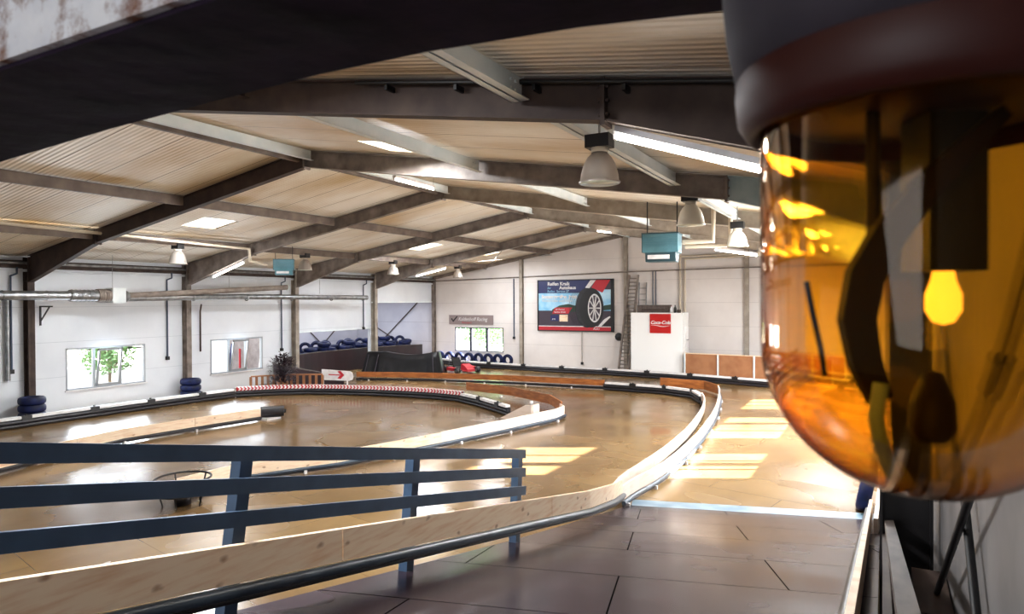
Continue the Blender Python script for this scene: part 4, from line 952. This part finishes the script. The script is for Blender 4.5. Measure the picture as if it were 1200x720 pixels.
# ================================================================== LEFT WALL SERVICES
for k, (xx, yt, yb2) in enumerate(((13, 318, 436), (196, 325, 420), (330, 336, 410), (426, 332, 385))):
    a = on_x(xx, (yt + yb2) / 2, XL + .06); zb = on_x(xx, yb2, XL + .06).z
    run('conduit', 'dark blue conduit dropping down the window wall, ' + ['beside the nearest column', 'left of the second blue tyre stack', 'right of the coloured board window', 'above the annex opening'][k],
        [(XL + .15, a.y + .12, 4.3), (XL + .15, a.y + .12, 4.12), (XL + .06, a.y, 4.05), (XL + .06, a.y, zb)], .028, 'conduit', True, group='dropping conduits on the window wall')
# downpipe at the first column
run('conduit', 'stout grey service pipe beside the nearest column of the window wall', [(XL + .1, 9.75, 3.6), (XL + .1, 9.75, 1.1)], .06, 'pipe')
run('hanging_cable', 'short grey hose hooked behind the second column', [(XL + .3, 15.75, 3.2), (XL + .1, 15.85, 2.95), (XL + .03, 15.9, 1.5)], .03, 'steel')
run('service_pipe', 'pale horizontal service pipe under the eaves of the window wall', [(XL + .2, YF, 4.42), (XL + .2, 30.2, 4.42)], .04, 'pipe')
wb = thing('wall_bracket', 'black triangular wall bracket beneath the zinc duct', 'bracket', (XL, 10.9, 2.6))
a = on_x(41, 356, XL); zz = a.z
mb = MB(); mb.box((XL + .001, 10.62, 2.62), (XL + .04, 10.66, 3.2)); mb.bar((XL + .02, 10.64, 3.18), (XL + .65, 10.64, 3.18), .04, .04); mb.bar((XL + .03, 10.64, 2.75), (XL + .5, 10.64, 3.16), .03, .03); mb.build('bracket_arm', 'blackm', wb)
# tube heater: duct, burner and two radiant tubes
XH = -20.75
ht = thing('tube_heater', 'long zinc tube heater with burner box along the window wall', 'heater', (XH, 14, 3.3))
yA, yB2 = 8.0, on_x(128, 347, XH).y
def ringed(mb, x, y0, y1, z, r, step):
    y = y0
    while y < y1: mb.lathe([(r, -.02), (r + .012, -.01), (r + .012, .01), (r, .02)], (x, y, z), 14, ax=(0, 1, 0)); y += step
z1_ = on_x(60, 346.5, XH).z
mb = MB(); mb.tube([(XH, 4, z1_), (XH, yB2 - 1.1, z1_)], .13, 16); ringed(mb, XH, 6, yB2 - 1, z1_, .13, 1.1); mb.build('intake_duct', 'pipe', ht)
mb = MB(); mb.tube([(XH, yB2 - 1.15, z1_), (XH, yB2 - .35, z1_)], .17, 16); ringed(mb, XH, yB2 - 1.1, yB2 - .4, z1_, .17, .12); mb.build('flexible_duct', 'pipe', ht)
mb = MB(); mb.tube([(XH, yB2 - .38, z1_), (XH, yB2, z1_)], .2, 16); ringed(mb, XH, yB2 - .3, yB2 - .05, z1_, .2, .07); mb.build('corrugated_collar', 'steel_grey', ht)
by_ = on_x(147, 347, XH).y
mb = MB(); mb.box((XH - .2, yB2, z1_ - .22), (XH + .2, by_ - .1, z1_ + .24)); mb.build('burner_box', 'zinc', ht)
mb = MB(); mb.lathe([(.05, 0), (.17, .02), (.19, .1), (.14, .18), (.08, .2)], (XH, by_ - .1, z1_ - .02), 18, ax=(0, 1, 0)); mb.build('fan_ring', 'pipe', ht)
yE = on_x(430, 349, XH + .1).y; zE = on_x(430, 349, XH + .1).z
mb = MB(); mb.tube([(XH, by_, z1_ - .08), (XH + .06, 17, z1_ - .02), (XH + .1, yE, zE)], .1, 14)
for yy in (15, 17.2, 19.4, 21.6, 23.6): mb.lathe([(.1, -.03), (.118, -.02), (.118, .02), (.1, .03)], (XH + .08, yy, z1_ - .06 + (zE - z1_ + .04) * (yy - 13.5) / 11), 14, ax=(0, 1, 0))
mb.build('radiant_tube', 'pipe', ht)
yU = on_x(336, 337, XH + .25).y; zU = on_x(336, 337, XH + .25).z
mb = MB(); mb.tube([(XH + .04, by_, z1_ - .0), (XH + .25, yU, zU)], .095, 14); mb.build('radiant_tube', 'steel_grey', ht)
mb = MB(); mb.lathe([(0, 0), (.12, 0), (.13, .03), (0, .06)], (XH + .25, yU, zU), 16, ax=(0, 1, 0)); mb.build('end_cap', 'zinc', ht)
for yy in (9.2, by_ - .4, 16.5, 21):
    mb = MB(); mb.tube([(XH, yy, z1_ + .12), (XH, yy, topz(XH))], .006, 5); mb.build('hanger_wire', 'pipe', ht)

# ================================================================== LAMPS
def highbay(x, y, zrim, s, label, shade, group='high bay lamps'):
    zt = topz(x); t = thing('highbay_lamp', label, 'hanging lamp', (x, y, zrim), group)
    r = .26 * s; h = .41 * s
    mb = MB(); prof = [(r, 0), (r * .985, .02 * s), (r * .93, h * .3), (r * .8, h * .6), (r * .6, h * .82), (r * .36, h * .97), (r * .3, h)]
    mb.lathe([(r * 1.04, -.005), (r * 1.05, .012), (r, .015)] + prof[1:] + [(0, h)], (x, y, zrim), 32); mb.lathe([(r * .97, 0), (r * .9, h * .3), (r * .77, h * .58), (r * .56, h * .8), (0, h * .9)][::-1], (x, y, zrim), 32); mb.build('lamp_shade', shade, t)
    mb = MB(); mb.lathe([(0, -.012), (r * 1.0, -.006), (r * 1.0, .004), (0, .0)], (x, y, zrim), 32); mb.build('lamp_glass', 'lens', t)
    mb = MB(); mb.lathe([(r * .42, h - .01), (r * .44, h + .05 * s), (0, h + .05 * s)], (x, y, zrim), 20); mb.build('collar', 'cream_pipe', t)
    mb = MB(); b0 = zrim + h + .05 * s; bw_ = .11 * s; mb.box((x - bw_ * 1.5, y - bw_, b0), (x + bw_ * 1.5, y + bw_, b0 + .17 * s)); mb.build('ballast_box', 'blackm', t)
    mb = MB(); mb.tube([(x, y, b0 + .17 * s), (x, y, zt)], .012, 6); mb.build('hanger', 'pipe', t)
    return t
highbay(-2.6, 6.67, 4.52, .8, 'large grey bell lamp hanging nearest, in front of the crossing rafter', 'bell')
highbay(-2.6, 10.54, 4.45, .8, 'cream bell lamp hanging over the teal heater and its pipes', 'belll')
highbay(-2.6, 14.4, 4.38, .8, 'cream bell lamp behind the bent flue pipes of the teal heater', 'belll')
highbay(-2.6, 18.3, 4.4, .8, 'small bell lamp beside the amber beacon edge, farthest of its row', 'belll')
highbay(-18.2, 12.7, 4.42, .95, 'grey bell lamp above the second column of the window wall', 'bell')
highbay(-18.2, 17.7, 4.42, .95, 'grey bell lamp right beside the hanging heater on the window side', 'bell')
highbay(-18.2, 22.7, 4.42, .95, 'grey bell lamp above the annex column', 'bell')
highbay(-18.2, 27.7, 4.42, .95, 'grey bell lamp farthest along the window side, near the back corner', 'bell')
def fluo(p, q, label, pw=18, hang=True, r=.02):
    p, q = Vector(p), Vector(q); t = thing('fluorescent_light', label, 'tube light', tuple((p + q) / 2), 'fluorescent tube lights')
    mb = MB(); mb.bar(p + Vector((0, 0, .06)), q + Vector((0, 0, .06)), .09, .05); mb.build('light_housing', 'white', t)
    mb = MB(); mb.tube([p, q], r, 10); mb.build('tube', 'tube', t)
    for e in (p, q):
        mb = MB(); mb.bar(e + Vector((0, 0, -.025)), e + Vector((0, 0, .04)), .04, .03, (0, 1, 0)); mb.build('end_holder', 'white', t)
        if hang:
            mb = MB(); mb.tube([e + Vector((0, 0, .08)), Vector((e.x, e.y, topz(e.x)))], .004, 5); mb.build('hanger_wire', 'pipe', t)
    d = (q - p).normalized(); dn = Vector((0, 0, -1)); dn = (dn - d * dn.dot(d)).normalized()
    l = bpy.data.lights.new('tube_glow', 'AREA'); l.shape = 'RECTANGLE'; l.size = (q - p).length; l.size_y = .06; l.energy = pw * .5; l.color = (1, .94, .85)
    o = bpy.data.objects.new('tube_glow', l); C.objects.link(o)
    zc_ = -dn; xc_ = d; yc_ = zc_.cross(xc_); mm = Matrix((xc_, yc_, zc_)).transposed().to_4x4(); mm.translation = (p + q) / 2 + dn * .03; o.matrix_world = mm
fluo(on_y(722, 160, 5.4), on_y(893, 200, 5.4), 'long bright tube light under the nearest rafter beside the beacon', 40, False, .024)
fluo(on_x(462, 210, -8.9), on_x(508, 222, -8.9), 'bright tube light just past the ridge of the second frame', 25)
fluo(on_y(250, 325, 15.4), on_y(286, 308, 15.4), 'sloping bright tube light near the second column of the window wall', 20, False)
fluo(on_y(488, 324, 25.4), on_y(522, 315, 25.4), 'bright tube light under the far window-side rafter', 20, False)
fluo(on_y(838, 293, 20.5), on_y(888, 300, 20.5), 'bright tube light low beside the beacon, above the plywood screen', 25)
fluo(on_y(700, 271, 24.9), on_y(716, 273, 24.9), 'small bright tube light under the far ridge', 12)

# ================================================================== UNIT HEATERS
def heater(c, rotz, label, dark_side, sc=1.0):
    t = thing('unit_heater', label, 'heater', c, 'teal unit heaters')
    mb = MB(); mb.prism([(-.3, -.14), (.3, -.14), (.34, .0), (.34, .3), (-.34, .3), (-.34, 0)], 'y', -.42, .42); mb.build('casing', 'teal', t, at=(0, 0, 0))
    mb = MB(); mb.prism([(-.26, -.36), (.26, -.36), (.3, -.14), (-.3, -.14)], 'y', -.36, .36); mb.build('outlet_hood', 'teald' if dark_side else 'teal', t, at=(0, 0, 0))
    mb = MB(); mb.box((.29, -.3, -.3), (.315, .22, -.2)); mb.build('rating_plate', 'white', t, at=(0, 0, 0))
    mb = MB(); mb.box((-.36, -.44, .3), (.36, .44, .33)); mb.build('top_tray', 'teald', t, at=(0, 0, 0))
    for k in range(5):
        mb = MB(); mb.box((.34, -.4, .02 + k * .055), (.352, .4, .04 + k * .055)); mb.build('louvre', 'teal', t, at=(0, 0, 0))
    for y in (-.36, .36):
        mb = MB(); mb.tube([(0, y, .33), (0, y, (topz(c[0]) - c[2]) / sc)], .016, 8); mb.build('suspension_rod', 'blackm', t, at=(0, 0, 0))
    mb = MB(); mb.tube([(-.34, .1, .1), (-.5, .1, .12), (-.5, .15, -.1)], .03, 8); mb.build('gas_valve', 'blackm', t, at=(0, 0, 0))
    for ch in t.children: ch.location = (0, 0, 0)
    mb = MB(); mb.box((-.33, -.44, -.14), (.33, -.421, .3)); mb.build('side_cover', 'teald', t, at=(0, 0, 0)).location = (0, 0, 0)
    t.rotation_euler = (0, 0, rotz); t.scale = (sc,) * 3; return t
hc = on_y(776, 290, 14.6); heater(tuple(hc), -PI / 2 + .12, 'teal unit heater hanging under the roof beside the cream bell lamps', True, .9)
hh = on_x(333, 313, -18.0); heater(tuple(hh), -PI / 2 + .75, 'teal unit heater hanging near the window wall above the third column', False, .78)
for k, (a, b, c) in enumerate((((800, 284), (836, 283), (836, 247)), ((803, 289), (856, 288), (856, 262)))):
    yy = 14.7 + .15 * k; run('flue_pipe', 'cream bent flue pipe from the teal heater by the bell lamps, %s' % ('upper' if k == 0 else 'lower'), [on_y(*a, yy), on_y(*b, yy), on_y(*c, yy)] + [Vector((on_y(*c, yy).x, yy, topz(on_y(*c, yy).x)))], .05, 'cream_pipe', group='bent flue pipes')
zf = 4.86
run('flue_pipe', 'long cream flue pipe under the window-side purlin', [(-17.85, 4.5, on_x(20, 259, -17.85).z), on_x(292, 292, -17.85), on_x(293, 306, -17.85), hh + Vector((-.3, -.5, .05))], .05, 'cream_pipe')

# ================================================================== RIGHT SIDE
rr = thing('ramp_side_barrier', 'timber side barrier with handrail along the wall side of the ramp', 'track barrier', (-.05, 5, 1))
def rpt(x, y, h): return Vector((x, y, rz(x, y) + h))
mb = MB(); ribbon(mb, [rpt(-.13, y, 0) for y in (-.5, 3, 6, 9, 11)], .04, .1, .32); mb.build('board', 'pine', rr)
mb = MB(); mb.tube([rpt(-.175, y, .08) for y in (-.5, 3, 6, 9, 11)], .035, 10); mb.build('rubbing_tube', 'black', rr)
mb = MB(); mb.tube([rpt(-.175, y, .17) for y in (-.5, 3, 6, 9, 11)], .035, 10); mb.build('rubbing_tube', 'black', rr)
mb = MB(); mb.add([rpt(-.01, 9, .6), rpt(.03, 9, .6), rpt(.125, .6, .6), rpt(.055, .6, .6), rpt(-.01, 9, .55), rpt(.03, 9, .55), rpt(.125, .6, .55), rpt(.055, .6, .55)], [(0, 3, 2, 1), (4, 5, 6, 7), (0, 4, 7, 3), (1, 2, 6, 5), (3, 7, 6, 2), (0, 1, 5, 4)]); mb.build('handrail', 'darkply', rr)
for h0, h1 in ((.33, .5), (.05, .22)):
    mb = MB(); ribbon(mb, [rpt(.02, y, 0) for y in (.6, 3, 6, 9)], .03, h0, h1); mb.build('side_rail', 'steel', rr)
for y in (1.2, 3, 5, 7, 8.9):
    mb = MB(); mb.bar(rpt(.06, y, -.3), rpt(.06, y, .55), .05, .05, (0, 1, 0)); mb.build('post', 'steel', rr)
o_ = thing('side_board', 'white painted board end standing beside the blue tyre by the wall', 'board', (-.05, 9.5, .3))
mb = MB(); ribbon(mb, [Vector((-.06, 9.5, 0)), Vector((-.02, 11.2, 0)), Vector((-.02, 13, 0))], .05, .0, .55); mb.build('board', 'pinew', o_)
tyre(tuple(on_x(1014, 577, -.22)), (0, PI / 2 + .2, 0), 'blue tyre hung on the end of the wall side barrier', None)
cb = thing('dark_cabinet', 'dark metal cabinet standing in the corner below the wall braces', 'cabinet', (.2, 4.7, 0))
mb = MB(); mb.box((.17, 4.1, 0), (.325, 4.7, 1.62)); mb.build('cabinet_body', 'blackm', cb)
mb = MB(); mb.box((.16, 4.07, 1.62), (.33, 4.73, 1.66)); mb.build('cabinet_lid', 'steel', cb)
mb = MB(); mb.box((.162, 4.15, .05), (.1695, 4.65, 1.55)); mb.build('cabinet_door', 'blackm', cb)
for a, b, lb2 in (((.3, .3, .1), (.3, 5.15, 3.9), 'black brace rod on the wall side, rising away from the camera'), ((.27, .3, 4.1), (.27, 5.15, 1.2), 'black brace rod on the wall side, falling away from the camera')):
    o = thing('wall_brace_rod', lb2, 'brace rod', a, 'crossed brace rods'); mb = MB(); mb.tube([a, b], .016, 8); mb.build('rod', 'blackm', o)
    mb = MB(); c = Vector(a) + (Vector(b) - Vector(a)) * .35; mb.tube([c - (Vector(b) - Vector(a)) * .02, c + (Vector(b) - Vector(a)) * .02], .026, 8); mb.build('turnbuckle', 'blackm', o)
# braces in the annex
for a, b, l in (((-26.2, 30.3, .1), (-21.8, 30.3, 3.9), 'thin brace rod on the annex back wall beside the corner post, rising to it'), ((-26.8, 30.26, 2.46), (-22.2, 30.26, .1), 'thin brace rod on the annex back wall, falling to the corner post'), ((-27.0, 24.2, 3.6), (-27.0, 28.5, .1), 'thin brace rod above the tyre heap, left arm of the V'), ((-26.96, 30.2, 3.1), (-26.96, 26.5, .1), 'thin brace rod above the tyre heap, right arm of the V')):
    mb = MB(); mb.tube([a, b], .028, 6); tag(mb.build('brace_rod', 'steel', at=a), l, 'brace rod', 'brace rods of the annex')

# ================================================================== OUTSIDE THE WINDOWS
def tree(x, y, h, r, n, label, seed):
    random.seed(seed); t = thing('garden_tree', label, 'tree', (x, y, -.25))
    mb = MB(); mb.tube([(x, y, -.25), (x + .1, y, h * .4), (x, y + .1, h * .8)], [.07, .05, .03], 8)
    for k in range(7):
        a = k * .9; mb.tube([(x, y, h * (.25 + .07 * k)), (x + r * .6 * math.cos(a), y + r * .6 * math.sin(a), h * (.4 + .08 * k))], [.05, .015], 6)
    mb.build('trunk', 'bark', t); mb = MB()
    for i in range(n):
        a = random.uniform(0, 2 * PI); el = random.uniform(-1, 1); rr_ = r * random.random() ** .4
        c = Vector((x + rr_ * math.cos(a) * math.sqrt(1 - el * el), y + rr_ * math.sin(a) * math.sqrt(1 - el * el), h * .6 + rr_ * el * (h * .5 / r)))
        u = Vector((random.uniform(-1, 1), random.uniform(-1, 1), random.uniform(-1, 1))).normalized(); s_ = u.orthogonal().normalized(); l = random.uniform(.12, .22)
        mb.add([c, c + u * l * .5 + s_ * l * .3, c + u * l, c + u * l * .5 - s_ * l * .3], [(0, 1, 2, 3)])
    mb.build('crown', 'leafg' if n > 1000 else 'leaf', t); return t
p = on_x(128, 432, -29); tree(p.x, p.y, 1.75, 1.05, 900, 'sparse light green tree outside the tilted window', 3)
for i, xx in enumerate((-21.2, -25.4, -23.5)): tree(xx, (35.5, 35.5, 40)[i], 3.4, 2.0, 2600, 'bushy green tree behind the back window, ' + ['nearest its clear pane', 'towards the annex side', 'deepest behind the others'][i], 11 + i)
hs = thing('small_house', 'red roofed house outside at the foot of the tilted window', 'house', (-50, 31, -.25))
p = on_x(150, 448, -50); y0 = p.y
mb = MB(); mb.box((-53, y0 - 2.2, -.25), (-50, y0 + 2.2, p.z + .1)); mb.build('house_wall', 'wall', hs)
mb = MB(); zt = on_x(150, 437, -50).z; mb.prism([(y0 - 2.5, p.z + .05), (y0 + 2.5, p.z + .05), (y0 + .4, zt)], 'x', -53.3, -49.7); mb.build('roof', 'roofred', hs)
for k, (xa, xb, ms, wh) in enumerate(((266, 270, 'navy', 'blue plank leaning outside the coloured board window'), (281, 284, 'red', 'orange red plank leaning outside behind the middle pane'), (286, 288, 'pine', 'pale plank leaning outside next to the red one'), (301, 305, 'white', 'white plank leaning outside behind the last pane'), (304, 306.5, 'orange', 'orange plank leaning beside the white one outside'))):
    a = on_y(xa, 436, 19.5); b = on_y(xb + (2 if k != 1 else -3), [403, 409, 402, 410, 420][k], 19.84)
    mb = MB(); mb.bar((a.x, 19.5, -.25), (b.x, 19.84, b.z), .04, .08, (0, 1, 0)); tag(mb.build('leaning_plank', ms, at=(a.x, 19.5, -.2)), wh, 'plank', 'planks leaning outside')
